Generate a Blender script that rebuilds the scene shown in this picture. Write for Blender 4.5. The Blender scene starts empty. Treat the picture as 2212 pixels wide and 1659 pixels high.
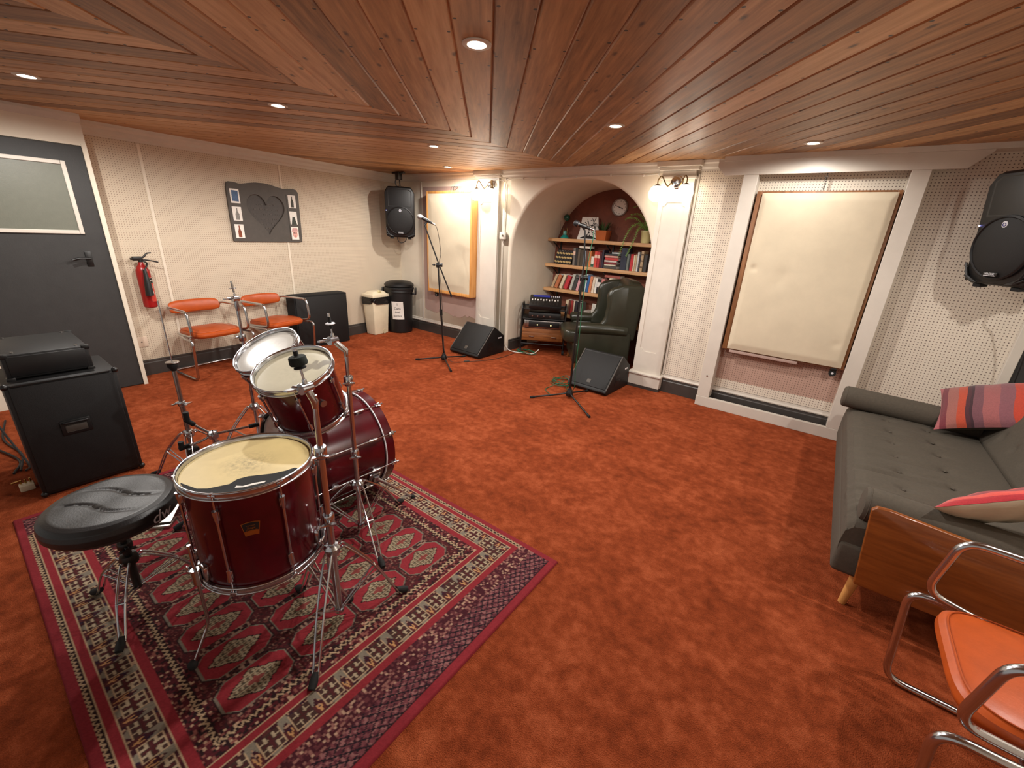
import bpy, bmesh, math, random
import numpy as np
from mathutils import Vector, Matrix
random.seed(7)
C = bpy.context.scene.collection
PI = math.pi
V = Vector

# ------------------------------------------------------------------ colour and material helpers
def lin(c):
    o = []
    for x in c[:3]:
        x = x / 255.0
        o.append(x / 12.92 if x <= 0.04045 else ((x + 0.055) / 1.055) ** 2.4)
    return (o[0], o[1], o[2], 1.0)

class NT:
    def __init__(s, m):
        s.t = m.node_tree; s.n = s.t.nodes; s.l = s.t.links
    def new(s, k, **kw):
        nd = s.n.new(k)
        for a, b in kw.items():
            if hasattr(nd, a): setattr(nd, a, b)
        return nd
    def val(s, sock, x):
        if hasattr(x, 'is_output'): s.l.new(x, sock)
        else: sock.default_value = x
    def math(s, op, a, b=0.0, c=None):
        nd = s.n.new('ShaderNodeMath'); nd.operation = op
        s.val(nd.inputs[0], a); s.val(nd.inputs[1], b)
        if c is not None: s.val(nd.inputs[2], c)
        return nd.outputs[0]
    def noise(s, vec, scale, detail=3.0, rough=0.55):
        nd = s.n.new('ShaderNodeTexNoise')
        nd.inputs['Scale'].default_value = scale; nd.inputs['Detail'].default_value = detail
        nd.inputs['Roughness'].default_value = rough
        if vec is not None: s.l.new(vec, nd.inputs['Vector'])
        return nd.outputs['Fac']
    def ramp(s, fac, stops, interp='LINEAR'):
        nd = s.n.new('ShaderNodeValToRGB'); cr = nd.color_ramp; cr.interpolation = interp
        while len(cr.elements) < len(stops): cr.elements.new(0.5)
        for e, (p, c) in zip(cr.elements, stops):
            e.position = p; e.color = c if len(c) == 4 else (*c, 1)
        s.val(nd.inputs[0], fac)
        return nd.outputs['Color']
    def mix(s, fac, a, b, mode='MIX'):
        nd = s.n.new('ShaderNodeMix'); nd.data_type = 'RGBA'; nd.blend_type = mode
        s.val(nd.inputs[0], fac); s.val(nd.inputs[6], a); s.val(nd.inputs[7], b)
        return nd.outputs[2]
    def bump(s, h, strength, dist=0.002):
        nd = s.n.new('ShaderNodeBump'); nd.inputs['Strength'].default_value = strength
        nd.inputs['Distance'].default_value = dist
        s.l.new(h, nd.inputs['Height'])
        return nd.outputs['Normal']

def newmat(name):
    m = bpy.data.materials.new(name); m.use_nodes = True
    return m, NT(m), m.node_tree.nodes['Principled BSDF']

def mat(name, col, rough=0.5, metal=0.0, var=0.08, vscale=9.0, bump=0.0, bscale=150.0, bdist=0.002, coat=0.0, spec=0.5, emit=None, estr=0.0, coords='Object'):
    m, t, b = newmat(name)
    tc = t.new('ShaderNodeTexCoord').outputs[coords]
    c = lin(col)
    if var > 0:
        f = t.noise(tc, vscale, 5.0, 0.6)
        lo = tuple(x * (1 - var) for x in c[:3]) + (1,); hi = tuple(min(1, x * (1 + var)) for x in c[:3]) + (1,)
        t.l.new(t.ramp(f, [(0.3, lo), (0.7, hi)]), b.inputs['Base Color'])
    else:
        b.inputs['Base Color'].default_value = c
    b.inputs['Roughness'].default_value = rough; b.inputs['Metallic'].default_value = metal
    b.inputs['Coat Weight'].default_value = coat; b.inputs['Coat Roughness'].default_value = 0.06
    b.inputs['Specular IOR Level'].default_value = spec
    if bump > 0: t.l.new(t.bump(t.noise(tc, bscale, 3.0, 0.6), bump, bdist), b.inputs['Normal'])
    if emit:
        b.inputs['Emission Color'].default_value = lin(emit); b.inputs['Emission Strength'].default_value = estr
    return m

def wood(name, a, b_, rough=0.4, scale=(2.0, 30.0, 30.0), coat=0.0, coords='Object'):
    m, t, b = newmat(name)
    tc = t.new('ShaderNodeTexCoord').outputs[coords]
    mp = t.new('ShaderNodeMapping'); mp.inputs['Scale'].default_value = scale
    t.l.new(tc, mp.inputs['Vector'])
    f = t.noise(mp.outputs[0], 1.6, 6.0, 0.6)
    t.l.new(t.ramp(f, [(0.3, lin(a)), (0.7, lin(b_))]), b.inputs['Base Color'])
    b.inputs['Roughness'].default_value = rough; b.inputs['Coat Weight'].default_value = coat
    t.l.new(t.bump(f, 0.15, 0.001), b.inputs['Normal'])
    return m

# ------------------------------------------------------------------ mesh helpers
def rotz(a): return Matrix.Rotation(a, 4, 'Z')
def frame(o, x, y, z):
    x, y, z = V(x), V(y), V(z)
    return Matrix(((x[0], y[0], z[0], o[0]), (x[1], y[1], z[1], o[1]), (x[2], y[2], z[2], o[2]), (0, 0, 0, 1)))
def axis_frame(o, d):
    d = V(d).normalized(); a = V((0, 0, 1)) if abs(d.z) < 0.95 else V((1, 0, 0))
    x = a.cross(d).normalized(); y = d.cross(x)
    return frame(o, x, y, d)
def fillet(pts, r, n=6):
    pts = [V(p) for p in pts]; out = [pts[0]]
    for i in range(1, len(pts) - 1):
        a, b, c = pts[i - 1], pts[i], pts[i + 1]
        d1 = (a - b); d2 = (c - b); l1, l2 = d1.length, d2.length
        d1.normalize(); d2.normalize()
        k = min(r, l1 * 0.49, l2 * 0.49)
        p, q = b + d1 * k, b + d2 * k
        for j in range(n + 1):
            s = j / n
            out.append(p * (1 - s) ** 2 + b * 2 * s * (1 - s) + q * s * s)
    out.append(pts[-1])
    return out
def smooth_path(pts, n=8):
    P = [V(p) for p in pts]; P = [P[0] * 2 - P[1]] + P + [P[-1] * 2 - P[-2]]
    out = []
    for i in range(1, len(P) - 2):
        a, b, c, d = P[i - 1:i + 3]
        for j in range(n):
            t = j / n
            out.append(0.5 * ((2 * b) + (c - a) * t + (2 * a - 5 * b + 4 * c - d) * t * t + (3 * b - a - 3 * c + d) * t ** 3))
    out.append(P[-2])
    return out

class G:
    def __init__(s): s.v = []; s.f = []
    def add(s, vs, fs, M=None):
        o = len(s.v)
        for p in vs:
            p = V(p)
            s.v.append(M @ p if M else p)
        for q in fs: s.f.append(tuple(i + o for i in q))
        return s
    def bm(s, b, M=None):
        b.verts.ensure_lookup_table(); b.verts.index_update()
        s.add([v.co.copy() for v in b.verts], [tuple(v.index for v in f.verts) for f in b.faces], M)
        b.free(); return s
    def box(s, lo, hi, bev=0.0, M=None, seg=2):
        b = bmesh.new(); bmesh.ops.create_cube(b, size=1.0)
        for v in b.verts:
            v.co = V([(lo[i] + hi[i]) / 2 + v.co[i] * (hi[i] - lo[i]) for i in range(3)])
        if bev > 0: bmesh.ops.bevel(b, geom=list(b.edges), offset=bev, segments=seg, profile=0.5, affect='EDGES')
        return s.bm(b, M)
    def tube(s, pts, r, seg=10, closed=False, M=None, cap=True):
        pts = [V(p) for p in pts]; n = len(pts)
        rr = r if isinstance(r, (list, tuple)) else [r] * n
        tg = []
        for i in range(n):
            a = pts[i - 1] if (i > 0 or closed) else pts[i]; b = pts[(i + 1) % n] if (i < n - 1 or closed) else pts[i]
            tg.append((b - a).normalized())
        up = V((0, 0, 1)) if abs(tg[0].z) < 0.9 else V((1, 0, 0))
        x = up.cross(tg[0]).normalized(); vs = []; fs = []
        for i in range(n):
            if i > 0:
                x = x - tg[i] * x.dot(tg[i])
                if x.length < 1e-6: x = V((1, 0, 0))
                x.normalize()
            y = tg[i].cross(x)
            for k in range(seg):
                a = 2 * PI * k / seg
                vs.append(pts[i] + (x * math.cos(a) + y * math.sin(a)) * rr[i])
        m = n if closed else n - 1
        for i in range(m):
            j = (i + 1) % n
            for k in range(seg):
                l = (k + 1) % seg
                fs.append((i * seg + k, i * seg + l, j * seg + l, j * seg + k))
        if cap and not closed:
            fs.append(tuple(range(seg - 1, -1, -1))); fs.append(tuple((n - 1) * seg + k for k in range(seg)))
        return s.add(vs, fs, M)
    def cyl(s, a, b, r, r2=None, seg=20, M=None):
        return s.tube([a, b], [r, r if r2 is None else r2], seg, M=M)
    def lathe(s, prof, M=None, seg=32, a0=0.0, a1=2 * PI):
        full = abs(a1 - a0 - 2 * PI) < 1e-6
        m = seg if full else seg + 1; vs = []; fs = []
        for r, z in prof:
            for k in range(m):
                a = a0 + (a1 - a0) * k / seg
                vs.append((r * math.cos(a), r * math.sin(a), z))
        for i in range(len(prof) - 1):
            for k in range(seg):
                l = (k + 1) % m
                fs.append((i * m + k, i * m + l, (i + 1) * m + l, (i + 1) * m + k))
        return s.add(vs, fs, M)
    def disc(s, r, z=0.0, M=None, seg=32):
        return s.add([(r * math.cos(2 * PI * k / seg), r * math.sin(2 * PI * k / seg), z) for k in range(seg)], [tuple(range(seg))], M)
    def prism(s, poly, z0, z1, M=None, bev=0.0):
        n = len(poly)
        if bev > 0:
            b = bmesh.new()
            lo = [b.verts.new((p[0], p[1], z0)) for p in poly]; hi = [b.verts.new((p[0], p[1], z1)) for p in poly]
            b.faces.new(lo[::-1]); b.faces.new(hi)
            for i in range(n):
                j = (i + 1) % n; b.faces.new((lo[i], lo[j], hi[j], hi[i]))
            bmesh.ops.recalc_face_normals(b, faces=list(b.faces))
            bmesh.ops.bevel(b, geom=list(b.edges), offset=bev, segments=3, profile=0.5, affect='EDGES')
            return s.bm(b, M)
        vs = [(p[0], p[1], z0) for p in poly] + [(p[0], p[1], z1) for p in poly]
        fs = [tuple(range(n - 1, -1, -1)), tuple(range(n, 2 * n))]
        for i in range(n):
            j = (i + 1) % n; fs.append((i, j, n + j, n + i))
        return s.add(vs, fs, M)
    def sphere(s, c, r, M=None, seg=20, rings=12):
        rx, ry, rz = r if isinstance(r, (tuple, list)) else (r, r, r)
        vs = [(c[0], c[1], c[2] - rz)]; fs = []
        for i in range(1, rings):
            t = PI * i / rings
            for k in range(seg):
                a = 2 * PI * k / seg
                vs.append((c[0] + rx * math.sin(t) * math.cos(a), c[1] + ry * math.sin(t) * math.sin(a), c[2] - rz * math.cos(t)))
        vs.append((c[0], c[1], c[2] + rz)); e = len(vs) - 1
        for k in range(seg): fs.append((0, 1 + (k + 1) % seg, 1 + k)); fs.append((e, 1 + (rings - 2) * seg + k, 1 + (rings - 2) * seg + (k + 1) % seg))
        for i in range(rings - 2):
            for k in range(seg):
                l = (k + 1) % seg
                fs.append((1 + i * seg + k, 1 + i * seg + l, 1 + (i + 1) * seg + l, 1 + (i + 1) * seg + k))
        return s.add(vs, fs, M)
    def torus(s, R, r, M=None, seg=40, rs=10):
        return s.tube([(R * math.cos(2 * PI * k / seg), R * math.sin(2 * PI * k / seg), 0) for k in range(seg)], r, rs, closed=True, M=M)
    def grid(s, fn, nu, nv, M=None):
        vs = [fn(i / nu, j / nv) for j in range(nv + 1) for i in range(nu + 1)]
        fs = [(j * (nu + 1) + i, j * (nu + 1) + i + 1, (j + 1) * (nu + 1) + i + 1, (j + 1) * (nu + 1) + i) for j in range(nv) for i in range(nu)]
        return s.add(vs, fs, M)
    def superbox(s, c, h, e=0.35, M=None, nu=36, nv=18, puff=0.0):
        # a soft rounded block (superellipsoid) for upholstery
        def sg(x, p): return math.copysign(abs(x) ** p, x)
        def fn(a, b):
            th = -PI + 2 * PI * a; ph = -PI / 2 + PI * b
            return (c[0] + h[0] * sg(math.cos(ph), e) * sg(math.cos(th), e), c[1] + h[1] * sg(math.cos(ph), e) * sg(math.sin(th), e), c[2] + h[2] * sg(math.sin(ph), e))
        return s.grid(fn, nu, nv, M)
    def text(s, body, size, M, depth=0.0006, warp=None, shear=0.0):
        cu = bpy.data.curves.new('lettering', 'FONT'); cu.body = body; cu.size = size; cu.align_x = 'CENTER'; cu.align_y = 'CENTER'
        cu.extrude = depth; cu.shear = shear; cu.resolution_u = 3
        o = bpy.data.objects.new('lettering', cu); C.objects.link(o)
        me = bpy.data.meshes.new_from_object(o.evaluated_get(bpy.context.evaluated_depsgraph_get()))
        vs = [v.co.copy() for v in me.vertices]; fs = [tuple(p.vertices) for p in me.polygons]
        bpy.data.objects.remove(o); bpy.data.curves.remove(cu); bpy.data.meshes.remove(me)
        if warp: vs = [V(warp(v)) for v in vs]
        return s.add(vs, fs, M)
    def xform(s, M):
        s.v = [M @ p for p in s.v]; return s
    def mesh(s, name, m, smooth=True, off=None):
        me = bpy.data.meshes.new(name)
        off = V(off) if off is not None else V((0, 0, 0))
        me.from_pydata([tuple(p - off) for p in s.v], [], s.f); me.update()
        b = bmesh.new(); b.from_mesh(me); bmesh.ops.remove_doubles(b, verts=list(b.verts), dist=1e-5)
        bmesh.ops.recalc_face_normals(b, faces=list(b.faces)); b.to_mesh(me); b.free()
        if smooth:
            me.polygons.foreach_set('use_smooth', [True] * len(me.polygons)); me.set_sharp_from_angle(angle=math.radians(38))
        for q in (m if isinstance(m, (list, tuple)) else [m]): me.materials.append(q)
        return me

def thing(name, label, cat, loc=(0, 0, 0), rot=0.0, group=None):
    o = bpy.data.objects.new(name, None); C.objects.link(o)
    o.empty_display_size = 0.1; o.location = loc
    if isinstance(rot, Matrix): o.rotation_euler = rot.to_euler()
    else: o.rotation_euler = (0, 0, rot)
    o['label'] = label; o['category'] = cat
    if group: o['group'] = group
    return o
def root_loc(o):
    while o.parent: o = o.parent
    return V(o.location)
def part(name, g, m, parent, world=False, smooth=True, label=None):
    o = bpy.data.objects.new(name, g.mesh(name, m, smooth, root_loc(parent) if world else None)); C.objects.link(o); o.parent = parent
    if label: o['label'] = label
    return o
def solo(name, g, m, label, cat, group=None, smooth=True, loc=None):
    # a thing that is one mesh; loc = its base
    o = bpy.data.objects.new(name, g.mesh(name, m, smooth, loc)); C.objects.link(o)
    if loc is not None: o.location = loc
    o['label'] = label; o['category'] = cat
    if group: o['group'] = group
    return o
def struct(name, g, m, smooth=False, parent=None):
    o = bpy.data.objects.new(name, g.mesh(name, m, smooth)); C.objects.link(o)
    o['kind'] = 'structure'
    if parent: o.parent = parent
    return o
def dup(root, loc, rot, label, group=None):
    def cp(o, par):
        c = o.copy(); C.objects.link(c)
        if par is not None: c.parent = par
        for ch in list(o.children): cp(ch, c)
        return c
    r = cp(root, None); r.location = loc; r.rotation_euler = (0, 0, rot); r['label'] = label
    if group: r['group'] = group
    return r

# ------------------------------------------------------------------ materials
M_plaster = mat('cream_painted_plaster', (222, 211, 192), 0.75, var=0.04, vscale=4, bump=0.12, bscale=60)
M_white = mat('white_gloss_paint', (206, 198, 186), 0.45, var=0.04, vscale=6, bump=0.05, bscale=40)
M_grey = mat('dark_grey_gloss_paint', (62, 58, 55), 0.4, var=0.1, vscale=8, bump=0.05, bscale=30)
M_doorgrey = mat('door_grey_paint', (47, 46, 45), 0.6, var=0.1, vscale=10, bump=0.25, bscale=120)
M_brown_wall = mat('painted_brick_brown', (112, 62, 44), 0.75, var=0.3, vscale=5, bump=0.5, bscale=25, bdist=0.01)
M_unpainted = mat('bare_mauve_hardboard', (172, 146, 136), 0.8, var=0.06, vscale=5)
M_chrome = mat('chrome', (196, 198, 202), 0.19, 1.0, var=0.05, vscale=14)
M_steel = mat('brushed_steel', (165, 160, 155), 0.3, 1.0, var=0.08, vscale=20)
M_black = mat('black_plastic', (16, 16, 17), 0.45, var=0.15)
M_blackmat = mat('black_painted_metal', (17, 16, 16), 0.4, var=0.15)
M_rubber = mat('black_rubber', (15, 15, 15), 0.8, var=0.1)
M_carpetblack = mat('black_cabinet_carpet', (12, 12, 13), 0.9, var=0.25, vscale=300, bump=0.5, bscale=500)
M_tolex = mat('black_tolex', (13, 13, 14), 0.55, var=0.2, vscale=80, bump=0.4, bscale=350)
M_grille = mat('black_speaker_grille', (9, 9, 10), 0.65, var=0.25, vscale=300, bump=0.6, bscale=420)
M_vinyl = mat('orange_brown_vinyl', (176, 76, 24), 0.4, var=0.12, vscale=14, bump=0.15, bscale=120)
M_bvinyl = mat('black_vinyl', (27, 27, 28), 0.42, var=0.2, vscale=12, bump=0.25, bscale=160)
M_greentx = mat('dark_green_leather', (43, 43, 32), 0.3, var=0.15, vscale=7, bump=0.2, bscale=130)
M_cream = mat('cream_plastic', (224, 212, 184), 0.4, var=0.05)
M_paper = mat('white_paper', (232, 228, 220), 0.8, var=0.03)
M_ink = mat('black_ink', (30, 28, 28), 0.8, var=0)
M_red = mat('red_enamel', (146, 18, 18), 0.3, var=0.08)
M_fabric = mat('unbleached_canvas', (202, 189, 164), 0.9, var=0.06, vscale=5, bump=0.25, bscale=300)
M_pine = wood('pine_batten', (196, 132, 66), (226, 168, 98), 0.5, (25, 25, 2.0))
M_batten = wood('shaded_brown_batten', (112, 70, 38), (150, 100, 58), 0.55, (25, 25, 2.0))  # brown wood with the framed bay's shade put into the colour
M_shelf = wood('shelf_pine', (186, 138, 92), (214, 168, 120), 0.5, (2, 30, 30))
M_teak = wood('teak_veneer', (112, 58, 22), (152, 86, 36), 0.32, (3, 20, 26), coat=0.3)
M_drawer = wood('walnut_drawer', (96, 54, 26), (146, 90, 46), 0.4, (3, 20, 30))
M_legwood = wood('beech_leg', (190, 130, 70), (215, 160, 95), 0.4, (20, 20, 3))
M_grey_up = mat('grey_wool_upholstery', (76, 69, 59), 0.92, var=0.12, vscale=90, bump=0.4, bscale=380)
M_head = None
M_slate = mat('charcoal_slate', (72, 66, 60), 0.55, var=0.12, vscale=16, bump=0.25, bscale=70)
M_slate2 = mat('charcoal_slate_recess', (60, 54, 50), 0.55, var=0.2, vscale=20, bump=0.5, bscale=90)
M_brass = mat('gold_badge', (190, 150, 80), 0.3, 1.0, var=0.05)
M_green = mat('green_cable_rubber', (24, 92, 62), 0.5, var=0.05)
M_cable = mat('black_cable_rubber', (22, 22, 22), 0.6, var=0)
M_wcable = mat('white_cable', (220, 214, 205), 0.5, var=0)
M_leaf = mat('fern_green', (116, 156, 70), 0.5, var=0.3, vscale=20)
M_leafd = mat('dark_leaf', (44, 70, 36), 0.45, var=0.3, vscale=20)
M_terra = mat('terracotta', (176, 92, 40), 0.8, var=0.08)
M_teal = mat('teal_glaze', (30, 130, 120), 0.25, var=0.1)
M_gglass = mat('green_glass_bauble', (14, 70, 54), 0.15, var=0.1)
M_led = mat('blue_led', (120, 130, 255), 0.4, var=0, emit=(150, 150, 255), estr=6)
M_ledy = mat('amber_led', (250, 230, 120), 0.4, var=0, emit=(255, 225, 120), estr=10)
M_badge = mat('silver_badge', (215, 215, 220), 0.3, var=0)
M_blue = mat('dark_blue_panel', (38, 44, 110), 0.4, var=0)
M_lens = mat('lamp_lens', (255, 250, 240), 0.4, var=0, emit=(255, 244, 226), estr=40)
M_globe = mat('lit_opal_glass', (255, 244, 225), 0.3, var=0, emit=(255, 240, 218), estr=9)
M_dbrass = mat('antique_brass', (120, 96, 60), 0.35, 1.0, var=0.1)

def m_pegboard(name, col, hole, pitch, rad, axis):
    # pegboard: a square grid of drilled holes
    m, t, b = newmat(name)
    tc = t.new('ShaderNodeTexCoord').outputs['Object']
    sp = t.new('ShaderNodeSeparateXYZ'); t.l.new(tc, sp.inputs[0])
    a = sp.outputs[axis]; z = sp.outputs[2]
    fa = t.math('SUBTRACT', t.math('FRACT', t.math('DIVIDE', a, pitch)), 0.5)
    fz = t.math('SUBTRACT', t.math('FRACT', t.math('DIVIDE', z, pitch)), 0.5)
    d = t.math('SQRT', t.math('ADD', t.math('MULTIPLY', fa, fa), t.math('MULTIPLY', fz, fz)))
    h = t.math('LESS_THAN', d, rad / pitch)
    f = t.noise(tc, 3.0, 5, 0.6)
    c = lin(col)
    base = t.ramp(f, [(0.3, tuple(x * 0.94 for x in c[:3])), (0.7, tuple(min(1, x * 1.03) for x in c[:3]))])
    t.l.new(t.mix(h, base, lin(hole)), b.inputs['Base Color'])
    b.inputs['Roughness'].default_value = 0.7
    t.l.new(t.bump(t.math('SUBTRACT', 1.0, h), 0.6, 0.003), b.inputs['Normal'])
    return m
M_pegL = m_pegboard('pegboard_left', (205, 191, 169), (140, 118, 104), 0.019, 0.0032, 1)
M_pegB = m_pegboard('pegboard_back', (220, 209, 192), (120, 104, 96), 0.0205, 0.0037, 0)
M_pegBare = m_pegboard('pegboard_bare', (182, 150, 134), (122, 96, 84), 0.0205, 0.0037, 0)

def m_carpet():
    m, t, b = newmat('rust_orange_carpet')
    tc = t.new('ShaderNodeTexCoord').outputs['Object']
    n1 = t.noise(tc, 3.2, 8, 0.62); n2 = t.noise(tc, 17, 6, 0.65); n3 = t.noise(tc, 260, 2, 0.6)
    s = t.math('ADD', t.math('MULTIPLY', n1, 0.36), t.math('ADD', t.math('MULTIPLY', n2, 0.42), t.math('MULTIPLY', n3, 0.22)))
    t.l.new(t.ramp(s, [(0.38, lin((104, 43, 20))), (0.5, lin((144, 65, 34))), (0.62, lin((182, 94, 58)))]), b.inputs['Base Color'])
    b.inputs['Roughness'].default_value = 0.95; b.inputs['Specular IOR Level'].default_value = 0.1
    b.inputs['Sheen Weight'].default_value = 0.25; b.inputs['Sheen Tint'].default_value = lin((230, 120, 70))
    h = t.math('ADD', t.math('MULTIPLY', n2, 1.2), n3)
    t.l.new(t.bump(h, 0.8, 0.014), b.inputs['Normal'])
    return m
M_carpet = m_carpet()

def m_ceiling():
    m, t, b = newmat('varnished_pine_boards')
    uv = t.new('ShaderNodeUVMap').outputs[0]
    sp = t.new('ShaderNodeSeparateXYZ'); t.l.new(uv, sp.inputs[0])
    al = sp.outputs[0]; ac = sp.outputs[1]
    idn = t.math('FLOOR', ac); fr = t.math('FRACT', ac)          # board number / position across the board
    cb = t.new('ShaderNodeCombineXYZ'); t.val(cb.inputs[0], t.math('MULTIPLY', al, 1.3)); t.val(cb.inputs[1], t.math('MULTIPLY', ac, 2.6)); t.val(cb.inputs[2], t.math('MULTIPLY', idn, 7.3))
    g = t.noise(cb.outputs[0], 2.2, 6, 0.62)
    cw = t.new('ShaderNodeCombineXYZ'); t.val(cw.inputs[0], idn)
    wn = t.new('ShaderNodeTexWhiteNoise'); wn.noise_dimensions = '3D'; t.l.new(cw.outputs[0], wn.inputs['Vector'])
    f = t.math('ADD', t.math('MULTIPLY', g, 0.62), t.math('MULTIPLY', wn.outputs[0], 0.32))
    col = t.ramp(f, [(0.28, lin((118, 80, 46))), (0.5, lin((176, 130, 84))), (0.72, lin((214, 172, 124)))])
    # knots
    ck = t.new('ShaderNodeCombineXYZ'); t.val(ck.inputs[0], t.math('MULTIPLY', al, 2.2)); t.val(ck.inputs[1], t.math('MULTIPLY', ac, 0.75)); t.val(ck.inputs[2], t.math('MULTIPLY', idn, 3.1))
    vo = t.new('ShaderNodeTexVoronoi'); vo.inputs['Scale'].default_value = 2.2; t.l.new(ck.outputs[0], vo.inputs['Vector'])
    k = t.ramp(vo.outputs['Distance'], [(0.05, (1, 1, 1)), (0.145, (0, 0, 0))])
    col = t.mix(t.math('MULTIPLY', k, 0.85), col, lin((58, 28, 14)))
    # nail heads in pairs near both edges of every board, one pair per joist
    na = t.math('SUBTRACT', t.math('MULTIPLY', t.math('FRACT', t.math('DIVIDE', al, 0.42)), 0.42), 0.21)
    e = t.math('SUBTRACT', t.math('ABSOLUTE', t.math('SUBTRACT', fr, 0.5)), 0.40)
    nb = t.math('MULTIPLY', e, 0.1495)
    dn = t.math('SQRT', t.math('ADD', t.math('MULTIPLY', na, na), t.math('MULTIPLY', nb, nb)))
    col = t.mix(t.math('LESS_THAN', dn, 0.0068), col, lin((40, 22, 14)))
    t.l.new(col, b.inputs['Base Color'])
    b.inputs['Roughness'].default_value = 0.5; b.inputs['Coat Weight'].default_value = 0.08; b.inputs['Coat Roughness'].default_value = 0.25
    t.l.new(t.bump(g, 0.12, 0.002), b.inputs['Normal'])
    return m
M_ceil = m_ceiling()

def m_shell():
    m, t, b = newmat('cherry_red_lacquer')
    tc = t.new('ShaderNodeTexCoord').outputs['Object']
    f = t.noise(tc, 6, 5, 0.6)
    t.l.new(t.ramp(f, [(0.3, lin((58, 3, 11))), (0.75, lin((88, 5, 18)))]), b.inputs['Base Color'])
    b.inputs['Roughness'].default_value = 0.25; b.inputs['Specular IOR Level'].default_value = 0.35; b.inputs['Coat Weight'].default_value = 0.3; b.inputs['Coat Roughness'].default_value = 0.06
    return m
M_shell = m_shell()

def m_drumhead(name, col, dirt, amount, rough):
    # stick marks gather in the middle of the head
    m, t, b = newmat(name)
    tc = t.new('ShaderNodeTexCoord').outputs['Object']
    sp = t.new('ShaderNodeSeparateXYZ'); t.l.new(tc, sp.inputs[0])
    r = t.math('SQRT', t.math('ADD', t.math('MULTIPLY', sp.outputs[0], sp.outputs[0]), t.math('MULTIPLY', sp.outputs[1], sp.outputs[1])))
    fall = t.math('MAXIMUM', 0.0, t.math('SUBTRACT', 1.0, t.math('MULTIPLY', r, 9.5)))
    n = t.noise(tc, 55, 8, 0.8)
    k = t.math('MULTIPLY', t.math('MULTIPLY', fall, amount), t.math('MULTIPLY', t.math('MAXIMUM', t.math('SUBTRACT', n, 0.42), 0.0), 4.5))
    n2 = t.noise(tc, 9, 6, 0.7)
    base = t.ramp(n2, [(0.3, tuple(x * 0.9 for x in lin(col)[:3])), (0.65, lin(col))])
    t.l.new(t.mix(k, base, lin(dirt)), b.inputs['Base Color'])
    b.inputs['Roughness'].default_value = rough
    return m
M_head1 = m_drumhead('coated_head_yellowed', (212, 190, 132), (96, 84, 60), 0.8, 0.5)
M_head2 = m_drumhead('coated_head_grey', (182, 174, 148), (140, 132, 112), 0.4, 0.5)
M_head3 = m_drumhead('clear_head_silver', (196, 192, 184), (225, 222, 215), 0.8, 0.22)

def m_stripes(name, cols, scale, axis=0):
    m, t, b = newmat(name)
    tc = t.new('ShaderNodeTexCoord').outputs['Object']
    sp = t.new('ShaderNodeSeparateXYZ'); t.l.new(tc, sp.inputs[0])
    w = t.noise(tc, 5, 2, 0.5)
    x = t.math('FRACT', t.math('ADD', t.math('MULTIPLY', sp.outputs[axis], scale), t.math('MULTIPLY', w, 0.06)))
    n = len(cols); tot = sum(c[1] for c in cols); stops = []; p = 0
    for c, wd in cols: stops.append((p / tot, lin(c))); p += wd
    col = t.ramp(x, stops, 'CONSTANT')
    f = t.noise(tc, 160, 3, 0.6)
    t.l.new(t.mix(0.25, col, t.ramp(f, [(0.3, (0.02, 0.01, 0.01)), (0.7, (0.5, 0.4, 0.4))]), 'OVERLAY'), b.inputs['Base Color'])
    b.inputs['Roughness'].default_value = 0.95; b.inputs['Sheen Weight'].default_value = 0.2
    t.l.new(t.bump(f, 0.4, 0.002), b.inputs['Normal'])
    return m
M_cush1 = m_stripes('woven_stripes_mauve', [((150, 88, 88), 3), ((128, 80, 88), 2.5), ((182, 64, 44), 2), ((96, 40, 46), 1.2), ((60, 30, 40), .5), ((120, 56, 60), 1.2), ((136, 84, 94), 3), ((166, 92, 96), 1.6), ((112, 44, 54), 1.4), ((150, 92, 84), 2.2), ((176, 70, 44), 1.8), ((74, 36, 44), .8), ((58, 32, 40), .6), ((110, 70, 78), 2)], 1.9, 0)
M_cush2 = m_stripes('woven_stripes_red', [((166, 32, 42), 3), ((202, 70, 60), 1.6), ((140, 26, 40), 2.5), ((196, 62, 50), 2), ((120, 20, 36), 1.2), ((210, 90, 60), 1.2)], 4.5, 1)

# ------------------------------------------------------------------ the room (x = along the arch wall, y = depth, z up; metres)
H = 2.21; VB = 4.385
WA = V((-5.25, 1.0)); WB = V((-5.48, VB)); wd = (WB - WA).normalized(); wn = V((wd.y, -wd.x))
def WL(s, z, off=0.0):
    p = WA + wd * s + wn * off
    return V((p.x, p.y, z))
S0, S1 = -0.07, (WB - WA).length
def extrude(g, prof, P, Q):          # prof = (offset along n, z), swept from P to Q (2-D wall points) with wall normal n
    (p, q, n) = (V(P), V(Q), V((Q[1] - P[1], -(Q[0] - P[0]))).normalized())
    m = len(prof); vs = []
    for a in (p, q):
        for o, z in prof: vs.append((a.x + n.x * o, a.y + n.y * o, z))
    fs = [(i, (i + 1) % m, m + (i + 1) % m, m + i) for i in range(m)] + [tuple(range(m)), tuple(range(2 * m - 1, m - 1, -1))]
    return g.add(vs, fs)
XR = 1.36; YR = -1.35

g = G(); g.add([(-5.75, YR - .1, 0), (XR + .1, YR - .1, 0), (XR + .1, 5.6, 0), (-5.75, 5.6, 0)], [(0, 1, 2, 3)])
struct('floor', g, M_carpet)

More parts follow.
